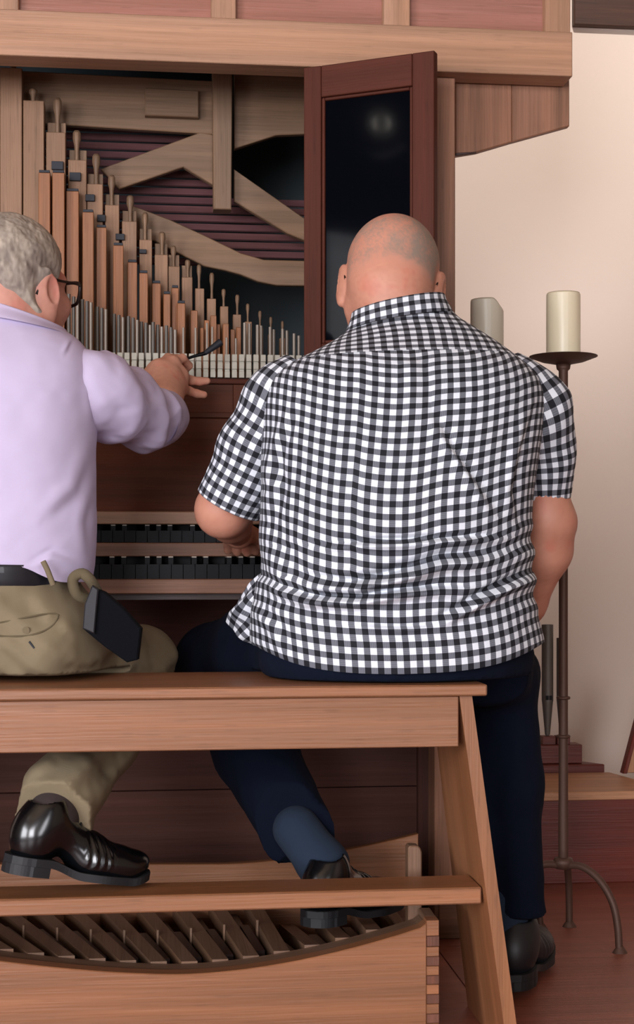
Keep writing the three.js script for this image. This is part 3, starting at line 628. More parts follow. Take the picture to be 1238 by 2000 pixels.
// ---- head: x to its left, y up, z forward ----
function headField(s) {
  const v = (x, y, z) => V(x * s, y * s, z * s), list = [];
  list.push(ell(v(0, 0.032, -0.012), v(0.081, 0.088, 0.099), 0.02));
  list.push(ell(v(0, -0.02, -0.045), v(0.068, 0.07, 0.058), 0.03));
  list.push(ell(v(0, -0.04, 0.028), v(0.066, 0.082, 0.066), 0.03));
  for (const k of [-1, 1]) {
    list.push(cap(v(k * 0.055, -0.055, -0.005), v(k * 0.02, -0.1, 0.06), 0.02 * s, 0.017 * s, 0.03));
    list.push(ell(v(k * 0.045, -0.028, 0.062), v(0.024, 0.022, 0.024), 0.025));
    list.push(cap(v(k * 0.012, 0.016, 0.09), v(k * 0.048, 0.018, 0.074), 0.009 * s, 0.008 * s, 0.02));
    list.push(cut(ell(v(k * 0.032, -0.004, 0.1), v(0.017, 0.011, 0.016), 0.012)));
    list.push(ell(v(k * 0.032, -0.004, 0.08), v(0.0125, 0.0115, 0.0125), 0.004));
    list.push(ell(v(k * 0.011, -0.037, 0.098), v(0.009, 0.007, 0.01), 0.008));
    // ear
    const q = new THREE.Quaternion().setFromEuler(new THREE.Euler(-0.15, k * 0.42, k * -0.06));
    list.push(ell(v(k * 0.086, -0.01, -0.012), v(0.0085, 0.036, 0.0225), 0.006, q));
    list.push(cut(ell(v(k * 0.0955, -0.006, -0.007), v(0.006, 0.022, 0.012), 0.005, q)));
    list.push(ell(v(k * 0.083, -0.04, -0.005), v(0.0075, 0.012, 0.01), 0.006, q));
  }
  list.push(cap(v(0, 0.008, 0.09), v(0, -0.03, 0.112), 0.008 * s, 0.0125 * s, 0.012));
  list.push(cap(v(-0.018, -0.066, 0.09), v(0.018, -0.066, 0.09), 0.007 * s, 0.007 * s, 0.012));
  list.push(cap(v(-0.016, -0.077, 0.088), v(0.016, -0.077, 0.088), 0.0075 * s, 0.0075 * s, 0.01));
  list.push(cut(cap(v(-0.02, -0.0715, 0.099), v(0.02, -0.0715, 0.099), 0.0025 * s, 0.0025 * s, 0.004)));
  list.push(ell(v(0, -0.102, 0.07), v(0.024, 0.018, 0.02), 0.025));
  return list;
}
function headFrame(at, yaw, pitch, roll) {                // yaw to the viewer's right of straight away, pitch down, roll clockwise
  const z = FW.clone().multiplyScalar(Math.cos(yaw)).addScaledVector(RT, Math.sin(yaw)).multiplyScalar(Math.cos(pitch)).add(V(0, -Math.sin(pitch), 0)).normalize();
  let x = V(0, 1, 0).cross(z).normalize(); let y = z.clone().cross(x);
  const m = new THREE.Matrix4().makeBasis(x, y, z).multiply(new THREE.Matrix4().makeRotationZ(roll)); m.setPosition(at);
  return m;
}
function glasses(m, s, parent, mat) {
  const v = (x, y, z) => V(x * s, y * s, z * s), list = [];
  const g = shade(new THREE.Group()); g.name = 'eyeglasses'; parent.add(g);
  for (const k of [-1, 1]) {
    const pts = [[0.012, 0.016], [0.04, 0.019], [0.064, 0.017], [0.066, 0.004], [0.058, -0.017], [0.036, -0.022], [0.016, -0.017], [0.011, 0.0]].map(([x, y]) => v(k * x, y - 0.004, 0.108 - 0.006 * Math.abs(x) / 0.06));
    const c = new THREE.CatmullRomCurve3(pts, true, 'catmullrom', 0.35);
    const r = new THREE.TubeGeometry(c, 48, 0.003 * s, 8, true);
    list.push(r);
    list.push(tube([v(k * 0.066, 0.009, 0.102), v(k * 0.076, 0.01, 0.08), v(k * 0.0805, 0.012, 0.03), v(k * 0.084, 0.014, -0.008), v(k * 0.082, 0.004, -0.026), v(k * 0.079, -0.014, -0.034)], 0.0023 * s, 30, 8));
    const sh = new THREE.ShapeGeometry(new THREE.Shape(c.getPoints(24).map(p => new THREE.Vector2(p.x, p.y)))); sh.translate(0, 0, 0.1045 * s); sh.applyMatrix4(m);
    const lens = new THREE.Mesh(sh, M.lens); lens.name = numbered('lens'); lens.userData = {}; g.add(lens);
  }
  list.push(tube([v(-0.012, 0.008, 0.107), v(0, 0.012, 0.112), v(0.012, 0.008, 0.107)], 0.0024 * s, 10, 8));
  const fr = shade(new THREE.Mesh(merged(list.map(q => { q.deleteAttribute('uv'); return q; })), mat)); fr.geometry.applyMatrix4(m); fr.name = numbered('glasses_frame'); g.add(fr);
}
// ---- cloth: rings stacked along the body (loft) or along a limb (sleeve); u round the ring and v along it, both in metres ----
function spline(keys, t) {                                // Catmull-Rom through arrays of numbers
  const n = keys.length - 1, k = Math.min(n - 1, Math.floor(t * n)), f = t * n - k, a = keys[Math.max(0, k - 1)], b = keys[k], c = keys[k + 1], d = keys[Math.min(n, k + 2)];
  return b.map((_, i) => 0.5 * (2 * b[i] + (c[i] - a[i]) * f + (2 * a[i] - 5 * b[i] + 4 * c[i] - d[i]) * f * f + (3 * b[i] - a[i] - 3 * c[i] + d[i]) * f * f * f));
}
function gridGeo(pts, nu, nv, uvs) {
  const p = [], uv = [], ix = [];
  for (let j = 0; j <= nv; j++) for (let i = 0; i <= nu; i++) { const q = pts[j][i]; p.push(q.x, q.y, q.z); uv.push(uvs[j][i][0], uvs[j][i][1]); }
  for (let j = 0; j < nv; j++) for (let i = 0; i < nu; i++) { const a = j * (nu + 1) + i, b = a + 1, c = a + nu + 1, d = c + 1; ix.push(a, b, d, a, d, c); }
  const g = new THREE.BufferGeometry();
  g.setAttribute('position', new THREE.Float32BufferAttribute(p, 3)); g.setAttribute('uv', new THREE.Float32BufferAttribute(uv, 2)); g.setIndex(ix);
  g.computeVertexNormals();
  const n = g.attributes.normal;                          // one normal along the seam of the ring
  for (let j = 0; j <= nv; j++) { const a = j * (nu + 1), b = a + nu, m = V(n.getX(a) + n.getX(b), n.getY(a) + n.getY(b), n.getZ(a) + n.getZ(b)).normalize(); n.setXYZ(a, m.x, m.y, m.z); n.setXYZ(b, m.x, m.y, m.z); }
  return g;
}
// rows: [ys, xl, xr, D, back, front, tilt]; fold(px, py) gives metres outward on the back
function torsoCloth(rows, { keep = 0.3, from = 0, to = 1, nv = 120, nu = 168, fold = () => 0, ex = 0.86, hem = null, out = 0, u0 = 0, v0 = 0, rough = 0 }) {
  const pts = [], uvs = [], flat = [];
  for (let j = 0; j <= nv; j++) {
    const t = from + (to - from) * j / nv, [ys, xl, xr, D, db, df, tilt] = spline(rows, t), row = [], base = [];
    const c = ((xl + xr) / 2 - CX) * D / FOC, w = (xr - xl) / 2 * D / FOC + out, Y0 = EYE + (HY - ys) * D / FOC;
    for (let i = 0; i <= nu; i++) {
      const th = Math.PI + i / nu * Math.PI * 2, s = Math.sin(th), q = Math.cos(th);     // th 0: the middle of the back
      const xs = Math.sign(s) * Math.pow(Math.abs(s), ex), zs = Math.sign(q) * Math.pow(Math.abs(q), ex);
      const dd = q > 0 ? db + out : df + out;
      let x = c + w * xs, d = D - dd * zs, y = Y0 + tilt * D / FOC * xs;
      if (hem) y += hem(xs, q, t);
      const px = CX + x * FOC / d, py = HY - (y - EYE) * FOC / d;
      const world = (x, d) => V(0, EYE, 0).addScaledVector(RT, x).addScaledVector(FW, d).add(V(0, y - EYE, 0));
      const b = world(x, d);
      const k = fold(px, py, q, xs) + rough * (fbm(x * 11, y * 17, d * 11) - 0.5);
      x += k * xs * 0.55; d -= k * (q > -0.2 ? Math.max(q, 0.1) : 0);
      const p = world(x, d); row.push(p); base.push(b.lerp(p, keep));
    }
    pts.push(row); flat.push(base);
  }
  const mid = nu / 2;
  const vv = new Float64Array(nu + 1);
  for (let j = 0; j <= nv; j++) {
    const row = []; const acc = new Float64Array(nu + 1);
    for (let i = mid + 1; i <= nu; i++) acc[i] = acc[i - 1] + flat[j][i].distanceTo(flat[j][i - 1]);
    for (let i = mid - 1; i >= 0; i--) acc[i] = acc[i + 1] - flat[j][i].distanceTo(flat[j][i + 1]);
    if (j) for (let i = 0; i <= nu; i++) vv[i] += flat[j][i].distanceTo(flat[j - 1][i]);
    for (let i = 0; i <= nu; i++) row.push([acc[i] + u0, vv[i] + v0]);
    uvs.push(row);
  }
  return gridGeo(pts, nu, nv, uvs);
}
// path: [px, py, D, r]; rings stay perpendicular to the path; the end is turned in
function sleeve(path, { nv = 70, nu = 96, fold = () => 0, flat = 1, rough = 0.004, ridge = 0, u0 = 0, v0 = 0, lip = 0.012, endTilt = 0 }) {
  const rm = path.reduce((a, q) => a + q[3], 0) / path.length, pts = [], uvs = [], P3 = t => { const [a, b, d, r] = spline(path, t); return [PD(a, b, d), r]; };
  let v = v0, last = null; const inner = 6;
  for (let j = 0; j <= nv + inner; j++) {
    const t = Math.min(1, j / nv), [c0, r0] = P3(t), a = P3(Math.max(0, t - 0.02))[0], b = P3(Math.min(1, t + 0.02))[0];
    const ax = b.clone().sub(a).normalize(); let right = RT.clone().addScaledVector(ax, -RT.dot(ax)).normalize(); const toward = right.clone().cross(ax).normalize();
    const k = j > nv ? (j - nv) / inner : 0, c = c0.clone().addScaledVector(ax, -lip * k), r = r0 - (k > 0 ? 0.0022 + 0.004 * k : 0);
    if (last) v += c.distanceTo(last); last = c;
    const row = [], uvr = [];
    for (let i = 0; i <= nu; i++) {
      const th = i / nu * Math.PI * 2 - Math.PI * 1.5, n = right.clone().multiplyScalar(Math.cos(th)).addScaledVector(toward, Math.sin(th) * flat);
      const q = c.clone().addScaledVector(n, r), f = k > 0 ? 0 : fold(t, th) + rough * (fbm(q.x * 13, q.y * 13, q.z * 13) - 0.5) * 2 + (ridge ? ridge * (0.35 - Math.abs(2 * fbm(q.x * 9 + q.y * 12, q.y * 9 - q.x * 7, q.z * 9) - 1)) * step(0.1, 0.35, t) * step(1, 0.85, t) : 0);
      row.push(q.addScaledVector(n, f)); uvr.push([(th + Math.PI / 2) * rm + u0, v]);
    }
    pts.push(row); uvs.push(uvr);
  }
  return gridGeo(pts, nu, nv + inner, uvs);
}
const seg = (px, py, x0, y0, x1, y1) => { const dx = x1 - x0, dy = y1 - y0, t = clamp(((px - x0) * dx + (py - y0) * dy) / (dx * dx + dy * dy)); const ex = px - x0 - dx * t, ey = py - y0 - dy * t; return [Math.hypot(ex, ey) * Math.sign(dx * (py - y0) - dy * (px - x0)), t]; };
// a crease: raised on one side, tucked on the other
const crease = (px, py, L, wid, amp) => { let best = 1e9, tt = 0; for (let i = 0; i + 3 < L.length; i += 2) { const [d, t] = seg(px, py, L[i], L[i + 1], L[i + 2], L[i + 3]); if (Math.abs(d) < Math.abs(best)) { best = d; tt = (i / 2 + t) / (L.length / 2 - 1); } } const e = Math.sin(Math.PI * clamp(tt * 0.9 + 0.05)); return amp * e * (Math.exp(-((best - wid) ** 2) / (wid * wid)) - 0.9 * Math.exp(-((best + wid * 0.5) ** 2) / (wid * wid * 0.6))); };

M.skinA = plain(0xffffff, 0.55, { vertexColors: true, sheen: 0.15 });
M.lens = plain(0xffffff, 0.05, { transmission: 1, thickness: 0, transparent: false });
M.specs = plain(0x1c0f0c, 0.3);
M.gingham = plain(0xffffff, 0.85, { map: null, side: THREE.DoubleSide, sheen: 0.15 });
{ const t = gingham.clone(); t.repeat.set(1 / CHECK, 1 / CHECK); t.needsUpdate = true; M.gingham.map = t; }
M.lilac = plain(0xcabddb, 0.8, { side: THREE.DoubleSide, bumpMap: weave, bumpScale: 0.0001, sheen: 0.2 });
M.khaki = plain(0x81735a, 0.85, { bumpMap: weave, bumpScale: 0.0002 });
M.khakiDark = plain(0x6c6048, 0.85, { bumpMap: weave, bumpScale: 0.0002 });
M.navy = plain(0x0b1222, 0.95, { specularIntensity: 0.3, bumpMap: weave, bumpScale: 0.0002 });
M.sockBlue = plain(0x1b2a3d, 0.95, { bumpMap: weave, bumpScale: 0.0003 });
M.sockBrown = plain(0x3b302f, 0.95);
M.shoe = plain(0x07090c, 0.22, { clearcoat: 0.6, clearcoatRoughness: 0.18 });
M.shoeMatt = plain(0x14161b, 0.5, { clearcoat: 0.2, clearcoatRoughness: 0.4 });
M.sole = plain(0x15161a, 0.6);
M.hair = plain(0xffffff, 0.8, { vertexColors: true, sheen: 0.3 });
M.belt = plain(0x1a1a20, 0.4, { clearcoat: 0.2 });

// ---- a lace-up shoe: x from heel to toe, y up, z to its right ----
function shoe(parent, at, yaw, pitch, s, mat, name, roll = 0) {
  const lift = x => 0.015 * (1 - step(0.075, 0.15, x)) + 0.012 * step(0.25, 0.31, x);
  const L = [ell(V(0.047, 0.045, 0), V(0.046, 0.05, 0.036), 0.03), cap(V(0.058, 0.05, 0), V(0.066, 0.088, 0), 0.037, 0.036, 0.03), cap(V(0.085, 0.068, 0), V(0.165, 0.045, 0), 0.034, 0.032, 0.03), ell(V(0.195, 0.03, 0), V(0.068, 0.032, 0.047), 0.03), ell(V(0.25, 0.026, 0), V(0.05, 0.026, 0.04), 0.03), cut(cap(V(0.058, 0.075, 0), V(0.066, 0.15, 0), 0.028, 0.034, 0.006)), cut(cap(V(0.09, 0.098, 0), V(0.12, 0.1, 0), 0.018, 0.012, 0.01))];
  const base = field(L), f = (x, y, z) => { const yy = y - lift(x); const crinkle = 0.0012 * Math.sin((x - 0.5 * z) * 420) * step(0.14, 0.16, x) * step(0.22, 0.19, x) * step(0.02, 0.03, yy); return Math.max(base(x, yy, z) + crinkle, 0.012 - yy); };
  const up = nets(f, [V(-0.01, 0.004, -0.056), V(0.315, 0.135, 0.056)], 0.0034);
  const out = x => { const w = x < 0.08 ? 0.036 * Math.sqrt(Math.max(0, 1 - ((0.045 - Math.min(x, 0.045)) / 0.047) ** 2)) : 0; const k = [[0.045, 0.037], [0.11, 0.034], [0.2, 0.048], [0.26, 0.041], [0.303, 0.004]]; if (x <= 0.045) return w + 0.002; for (let i = 0; i < 4; i++) if (x <= k[i + 1][0]) { const t = (x - k[i][0]) / (k[i + 1][0] - k[i][0]); return (i === 3 ? 0.041 * Math.sqrt(Math.max(0.01, 1 - t * t)) : mix(k[i][1], k[i + 1][1], sm(t))) + 0.003; } return 0.003; };
  const slab = (x0, x1, y0, y1, n) => { const sec = [], uv = []; for (let i = 0; i <= n; i++) { const x = mix(x0, x1, i / n), w = out(x), l = lift(x); sec.push([V(x, l + y0, -w), V(x, l + y1, -w), V(x, l + y1, w), V(x, l + y0, w), V(x, l + y0, -w)]); } const p = [], ix = []; sec.forEach(r => r.forEach(q => p.push(q.x, q.y, q.z))); for (let i = 0; i < n; i++) for (let k = 0; k < 4; k++) { const a = i * 5 + k, b = a + 5; ix.push(a, a + 1, b, a + 1, b + 1, b); } ix.push(0, 2, 1, 0, 3, 2); const e = n * 5; ix.push(e, e + 1, e + 2, e, e + 2, e + 3); const g = new THREE.BufferGeometry(); g.setAttribute('position', new THREE.Float32BufferAttribute(p, 3)); g.setIndex(ix); const q = g.toNonIndexed(); q.computeVertexNormals(); return q; };
  const grp = new THREE.Group(); grp.name = numbered('shoe'); parent.add(grp);
  if (name) grp.userData.label = name;
  grp.position.copy(at); grp.rotation.order = 'YZX'; grp.rotation.set(roll, yaw, pitch); typeof s === 'number' ? grp.scale.setScalar(s) : grp.scale.set(...s);
  const add = (n, g, m) => { const o = shade(new THREE.Mesh(g, m)); o.name = numbered(n); grp.add(o); };
  add('shoe_upper', up, mat); add('shoe_sole', slab(-0.003, 0.304, 0.001, 0.0135, 36), M.sole); add('shoe_heel', slab(-0.001, 0.08, -0.0155, 0.0008, 14), M.sole);
  const lace = []; for (let i = 0; i < 4; i++) { const x = 0.118 + i * 0.017, y = lift(x) + 0.098 - i * 0.0075; lace.push(tube([V(x, y - 0.012, -0.02), V(x + 0.004, y, 0), V(x, y - 0.012, 0.02)], 0.0018, 10, 6)); }
  add('shoelace', merged(lace), M.shoeMatt);
  return grp;
}
const yawOf = (deg) => Math.atan2(-(FW.clone().multiplyScalar(Math.cos(deg)).addScaledVector(RT, Math.sin(deg))).z, (FW.clone().multiplyScalar(Math.cos(deg)).addScaledVector(RT, Math.sin(deg))).x);

// ---- a hand from joints given in space: fingers are chains rooted in the palm ----
function handField(w, knuckles, chains, rPalm) {
  const list = [];
  knuckles.forEach((k, i) => list.push(cap(w, k, rPalm, 0.0125, 0.018)));
  for (let i = 0; i + 1 < knuckles.length; i++) list.push(cap(knuckles[i], knuckles[i + 1], 0.012, 0.012, 0.012));
  for (const c of chains) for (let i = 0; i + 1 < c.length; i++) list.push(cap(c[i], c[i + 1], 0.0098 - 0.0006 * i, 0.0092 - 0.0008 * i, i ? 0.004 : 0.008));
  return list;
}
const skinTone = (base, red, seedN) => (q, x, y, z) => { const n = fbm(x * 30 + seedN, y * 30, z * 30), m = noise(x * 190, y * 190, z * 190 + seedN); q.setRGB(base[0] * (0.94 + 0.12 * m), base[1] * (0.9 + 0.16 * m) * (1 - red * step(0.5, 0.75, n)), base[2] * (0.9 + 0.16 * m) * (1 - red * step(0.5, 0.75, n))); };
// ================= the man in the checked shirt =================
{
  const hip = PD(775, 1300, 2.56);
  const t = thing('person', 'heavy grey-stubbled man in a black and white checked shirt seated on the bench', 'person', [hip.x, 0, hip.z]);
  const own = g => (g.translate(-t.position.x, 0, -t.position.z), g);
  const add = (n, g, m, p = t) => { const o = shade(new THREE.Mesh(own(g), m)); o.name = numbered(n); p.add(o); return o; };
  // --- body ---
  const hs = 1.04, hc = PD(764, 560, 2.745), hm = headFrame(hc, 0.04, 0.42, 0.10);
  const hl = headField(hs); { const q = PD(776, 650, 2.685).applyMatrix4(hm.clone().invert()); hl.push(cap(V(0, -0.035, -0.04), q, 0.064, 0.066, 0.03)); }
  const hf = field(hl), head = nets(hf, bounds(hl, 0.01), 0.0034);
  const skin = [0.56, 0.255, 0.17];
  paint(head, skinTone(skin, 0.16, 3)); head.applyMatrix4(hm);
  const sl = PD(548, 800, 2.62), el = PD(436, 996, 2.685), wl = PD(466, 1042, 2.86), sr = PD(1038, 810, 2.62), er = PD(1070, 1018, 2.655), wr = PD(1036, 1180, 2.74);
  const nk = PD(776, 650, 2.685);
  const bl = [cap(nk, PD(775, 740, 2.63), 0.062, 0.07, 0.05), cap(PD(600, 800, 2.62), PD(980, 800, 2.62), 0.06, 0.06, 0.05), ell(PD(778, 1000, 2.58), V(0.19, 0.26, 0.14), 0.05),
    cap(sl, el, 0.05, 0.045, 0.03), cap(el, PD(450, 1018, 2.76), 0.045, 0.037, 0.03), cap(PD(450, 1018, 2.76), wl, 0.037, 0.026, 0.02),
    cap(sr, er, 0.05, 0.043, 0.03), ell(PD(1080, 1022, 2.655), V(0.037, 0.028, 0.036), 0.02), cap(er, PD(1063, 1075, 2.68), 0.045, 0.047, 0.02), cap(PD(1063, 1075, 2.68), wr, 0.047, 0.027, 0.02), cap(wr, PD(1015, 1235, 2.80), 0.027, 0.024, 0.02)];
  const body = nets(field(bl), bounds(bl, 0.03), 0.009); paint(body, skinTone(skin, 0.2, 8));
  // left hand over the lower keys, right hand resting on the thigh
  const LK = [[446, 1042], [463, 1038], [481, 1040], [496, 1046]].map(([a, b]) => PD(a, b, 2.93));
  const LC = LK.map((k, i) => { const e = [[445, 1060], [463, 1057], [482, 1059], [498, 1064]][i], f = [[445, 1075], [463, 1079], [482, 1080], [499, 1077]][i]; return [k, PD(e[0], e[1], 2.968), PD(f[0], f[1], 2.985)]; });
  LC.push([PD(486, 1048, 2.88), PD(505, 1052, 2.91), PD(510, 1066, 2.935)]);
  const ll = handField(wl, LK, LC, 0.021), left = nets(field(ll), bounds(ll, 0.01), 0.003); paint(left, skinTone(skin, 0.2, 8));
  const w2 = PD(1015, 1235, 2.80), RK = [[985, 1258, 2.84], [972, 1256, 2.86], [962, 1256, 2.85], [955, 1258, 2.83]].map(q => PD(...q));
  const RC = RK.map((k, i) => [k, k.clone().add(V(-0.03 + i * 0.004, -0.006, -0.012)), k.clone().add(V(-0.05 + i * 0.005, -0.02, -0.02))]); RC.push([w2.clone().add(V(-0.01, 0, -0.02)), w2.clone().add(V(-0.02, -0.01, -0.05)), w2.clone().add(V(-0.035, -0.02, -0.07))]);
  const rl = handField(w2, RK, RC, 0.022), right = nets(field(rl), bounds(rl, 0.01), 0.0035); paint(right, skinTone(skin, 0.2, 8));
  add('body', joinSkin([head, body, left, right]), M.skinA).name = 'body';
  // stubble: a close shell on the scalp, thinner on the crown
  {
    const edge = (x, y, z) => Math.min(y + 0.045 + 0.014 * (noise(x * 90, y * 90, z * 90) - 0.5) + 0.2 * Math.min(0, z + 0.05), 0.07 - (z - 0.1 * y), Math.hypot(Math.abs(x) - 0.088, (y + 0.012) * 0.9, z + 0.006) - 0.032);
    const f = (x, y, z) => { const k = edge(x, y, z); return hf(x, y, z) - (k < 0 ? Math.max(-0.004, 0.3 * k) : 0.0012 * step(0, 0.03, k)); };
    const g = nets(f, [V(-0.1, -0.07, -0.13), V(0.1, 0.15, 0.1)], 0.0026);
    paint(g, (q, x, y, z) => {
      const grain = noise(x * 330, y * 330, z * 330), patch = fbm(x * 34, y * 34, z * 34 + 5);
      const k = clamp(0.4 + 1.6 * (patch - 0.5) + 0.6 * step(0.01, -0.05, x) + 0.9 * (grain - 0.5)) * step(0.0, 0.035, edge(x, y, z));
      q.setRGB(mix(0.56, 0.29, k), mix(0.248, 0.215, k), mix(0.166, 0.17, k));
    });
    g.applyMatrix4(hm); add('hair', g, M.hair).userData.label = 'very short grey stubble hair';
  }
  { const grp = new THREE.Group(); grp.name = 'glasses_holder'; const m2 = new THREE.Matrix4().makeTranslation(-t.position.x, 0, -t.position.z).multiply(hm); glasses(m2, hs, t, M.specs); }

  // --- shirt ---
  const rows = [
    [1300, 496, 1058, 2.56, 0.188, 0.2, 0], [1250, 488, 1060, 2.56, 0.19, 0.21, 0], [1200, 490, 1048, 2.56, 0.184, 0.22, 0], [1150, 499, 1041, 2.56, 0.18, 0.23, 0], [1100, 506, 1040, 2.565, 0.184, 0.24, 0],
    [1040, 509, 1036, 2.57, 0.19, 0.24, 0], [980, 510, 1038, 2.575, 0.195, 0.24, 0], [905, 511, 1048, 2.585, 0.196, 0.23, 0], [840, 511, 1058, 2.6, 0.19, 0.21, 0], [785, 514, 1062, 2.61, 0.178, 0.19, 0],
    [745, 526, 1052, 2.62, 0.164, 0.17, 0], [717, 553, 1026, 2.63, 0.148, 0.15, 3], [696, 584, 992, 2.64, 0.132, 0.135, 8], [676, 616, 958, 2.65, 0.114, 0.12, 12], [657, 645, 925, 2.66, 0.098, 0.11, 15], [641, 667, 897, 2.67, 0.084, 0.1, 17], [626, 682, 880, 2.675, 0.074, 0.09, 18]];
  const gathers = (px, py) => {
    let k = 0;
    // box pleat under the yoke and the long drag line to the right hip
    const pl = Math.exp(-(((px - 800 - (py - 705) * 0.02) / (17 + (py - 705) * 0.05)) ** 2)) * step(700, 712, py) * step(1000, 760, py);
    k += 0.006 * pl - 0.004 * Math.exp(-(((px - 783) / 5) ** 2)) * step(700, 712, py) * step(960, 740, py) - 0.003 * Math.exp(-(((px - 832 - (py - 705) * 0.12) / 6) ** 2)) * step(700, 712, py) * step(900, 740, py);
    k += crease(px, py, [842, 800, 880, 870, 925, 935, 968, 1000], 10, 0.009);
    k += crease(px, py, [1040, 800, 1015, 880, 1000, 960, 1010, 1020], 11, 0.008);
    k += crease(px, py, [530, 880, 545, 950, 530, 1020], 12, 0.008);
    k += crease(px, py, [575, 800, 548, 870, 528, 960], 10, 0.006);
    // folds across the waist
    k += crease(px, py, [600, 1064, 760, 1058, 880, 1052, 1000, 1046], 7, 0.010);
    k += crease(px, py, [570, 1128, 680, 1142, 760, 1126, 860, 1092, 1000, 1078], 13, 0.017);
    k += crease(px, py, [500, 1125, 600, 1166, 700, 1168, 800, 1150, 900, 1146], 10, 0.016);
    k += crease(px, py, [855, 1212, 920, 1176, 985, 1140, 1040, 1120], 9, 0.014);
    k += crease(px, py, [690, 1218, 780, 1226, 860, 1220], 5, 0.005);
    k += crease(px, py, [500, 1180, 540, 1220, 560, 1270], 10, 0.006);
    k += 0.007 * Math.sin(px * 0.085 + 2 * Math.sin(py * 0.02)) * step(690, 500, px) * step(980, 1060, py) * step(1190, 1120, py) * 0.7;
    k += 0.004 * Math.sin((py + 0.35 * px) * 0.11) * step(960, 1040, px) * step(1000, 1040, py) * step(1220, 1160, py);
    k += 0.003 * (fbm(px * 0.012, py * 0.016, 2.2) - 0.5);
    return k;
  };
  const fold = (px, py, q, xs) => q > -0.35 ? gathers(px, py) * step(-0.35, 0.05, q) : 0;
  const hem = (xs, q, tt) => (tt < 0.0626 ? 1 - tt / 0.0625 : 0) * (0.042 * Math.pow(Math.abs(xs), 3.2) + (q < 0 ? 0.03 * -q : 0) + (xs > 0 ? 0.008 * xs : 0));
  const yokeT = 11.62 / 16;
  const sh = add('shirt', torsoCloth(rows, { to: yokeT, nv: 150, nu: 220, fold: (px, py, q, xs) => 1.5 * fold(px, py, q, xs), hem, ex: 0.9, rough: 0.0025, keep: 0.33 }), M.gingham);
  sh.userData.label = 'black and white checked short-sleeved shirt';
  add('yoke', torsoCloth(rows, { from: yokeT - 0.004, to: 1, nv: 60, nu: 220, fold: (px, py, q) => q > -0.3 ? 0.004 * (fbm(px * 0.02, py * 0.03, 7) - 0.5) : 0, ex: 0.9, out: 0.0016, u0: 0.004, v0: 0.013, rough: 0.002 }), M.gingham, sh);
  const crow = [[632, 674, 886, 2.672, 0.088, 0.1, 18], [620, 679, 880, 2.672, 0.086, 0.098, 18], [606, 684, 872, 2.676, 0.082, 0.094, 18], [596, 686, 869, 2.68, 0.08, 0.092, 18], [594.5, 687.5, 867.5, 2.68, 0.078, 0.09, 18], [598, 689, 865, 2.68, 0.076, 0.088, 18], [616, 688, 866, 2.675, 0.076, 0.088, 18]];
  add('collar', torsoCloth(crow, { nv: 40, nu: 160, ex: 0.95, v0: 0.004, u0: 0.007 }), M.gingham, sh);
  const wr1 = amp => (tt, th) => amp * Math.sin(tt * 16 + 2.2 * Math.cos(th)) * step(0, 0.35, tt) * step(1, 0.6, tt);
  add('sleeve', sleeve([[600, 745, 2.63, 0.058], [552, 790, 2.62, 0.071], [515, 852, 2.63, 0.071], [481, 920, 2.645, 0.066], [448, 985, 2.66, 0.0605]], { fold: wr1(0.003), u0: 0.006 }), M.gingham, sh);
  add('sleeve', sleeve([[975, 730, 2.63, 0.05], [1022, 776, 2.62, 0.067], [1049, 832, 2.625, 0.068], [1060, 900, 2.64, 0.057], [1063, 973, 2.65, 0.0455]], { fold: wr1(0.004), u0: 0.002 }), M.gingham, sh);
  // the left front tail hanging over the thigh
  add('shirt_tail', sleeve([[545, 1140, 2.60, 0.03], [520, 1175, 2.62, 0.042], [497, 1212, 2.64, 0.044], [476, 1236, 2.65, 0.034]], { fold: (tt, th) => 0.005 * Math.sin(th * 5 + tt * 4), flat: 0.8, rough: 0.008 }), M.gingham, sh);

  // --- trousers, socks, shoes ---
  const kneeL = PD(415, 1292, 2.97), hemL = PD(588, 1638, 2.70), kneeR = PD(983, 1318, 2.84), hemR = PD(1018, 1787, 2.815);
  const tl = [ell(PD(775, 1285, 2.55), V(0.235, 0.105, 0.165), 0.05), cap(PD(660, 1265, 2.58), PD(520, 1272, 2.8), 0.1, 0.092, 0.05), cap(PD(520, 1272, 2.8), kneeL, 0.092, 0.07, 0.04), cap(kneeL, PD(500, 1465, 2.85), 0.07, 0.076, 0.03), cap(PD(500, 1465, 2.85), hemL, 0.076, 0.064, 0.03), cap(hemL, hemL.clone().lerp(PD(500, 1465, 2.85), -0.4), 0.064, 0.064, 0.02),
    cap(PD(900, 1272, 2.6), kneeR, 0.098, 0.064, 0.05), cap(kneeR, PD(998, 1540, 2.83), 0.064, 0.057, 0.03), cap(PD(998, 1540, 2.83), hemR, 0.057, 0.046, 0.03), cap(hemR, hemR.clone().add(V(0, -0.07, 0)), 0.046, 0.046, 0.02)];
  const axL = hemL.clone().sub(PD(500, 1465, 2.85)).normalize(), axR = V(0, -1, 0);
  const tf = field(tl, (d, x, y, z) => {
    d += 0.006 * (fbm(x * 16, y * 9, z * 16) - 0.5) * 2;
    if (z > -2.66) d = Math.max(d, SEAT + 0.0015 - y);
    else if (z > -2.7) d = Math.max(d, mix(SEAT + 0.0015, SEAT - 0.25, (-2.66 - z) / 0.04) - y);
    const a = (x - hemL.x) * axL.x + (y - hemL.y) * axL.y + (z - hemL.z) * axL.z; if (x < 0.3 && y < 0.5) d = Math.max(d, a);
    if (x > 0.3 && y < 0.45) d = Math.max(d, hemR.y - y);
    return d;
  });
  const tr = add('trousers', uvFlat(nets(tf, bounds(tl, 0.02), 0.009)), M.navy); tr.userData.label = 'black trousers';
  const ankL = PD(640, 1715, 2.68), ankR = PD(990, 1835, 2.80);
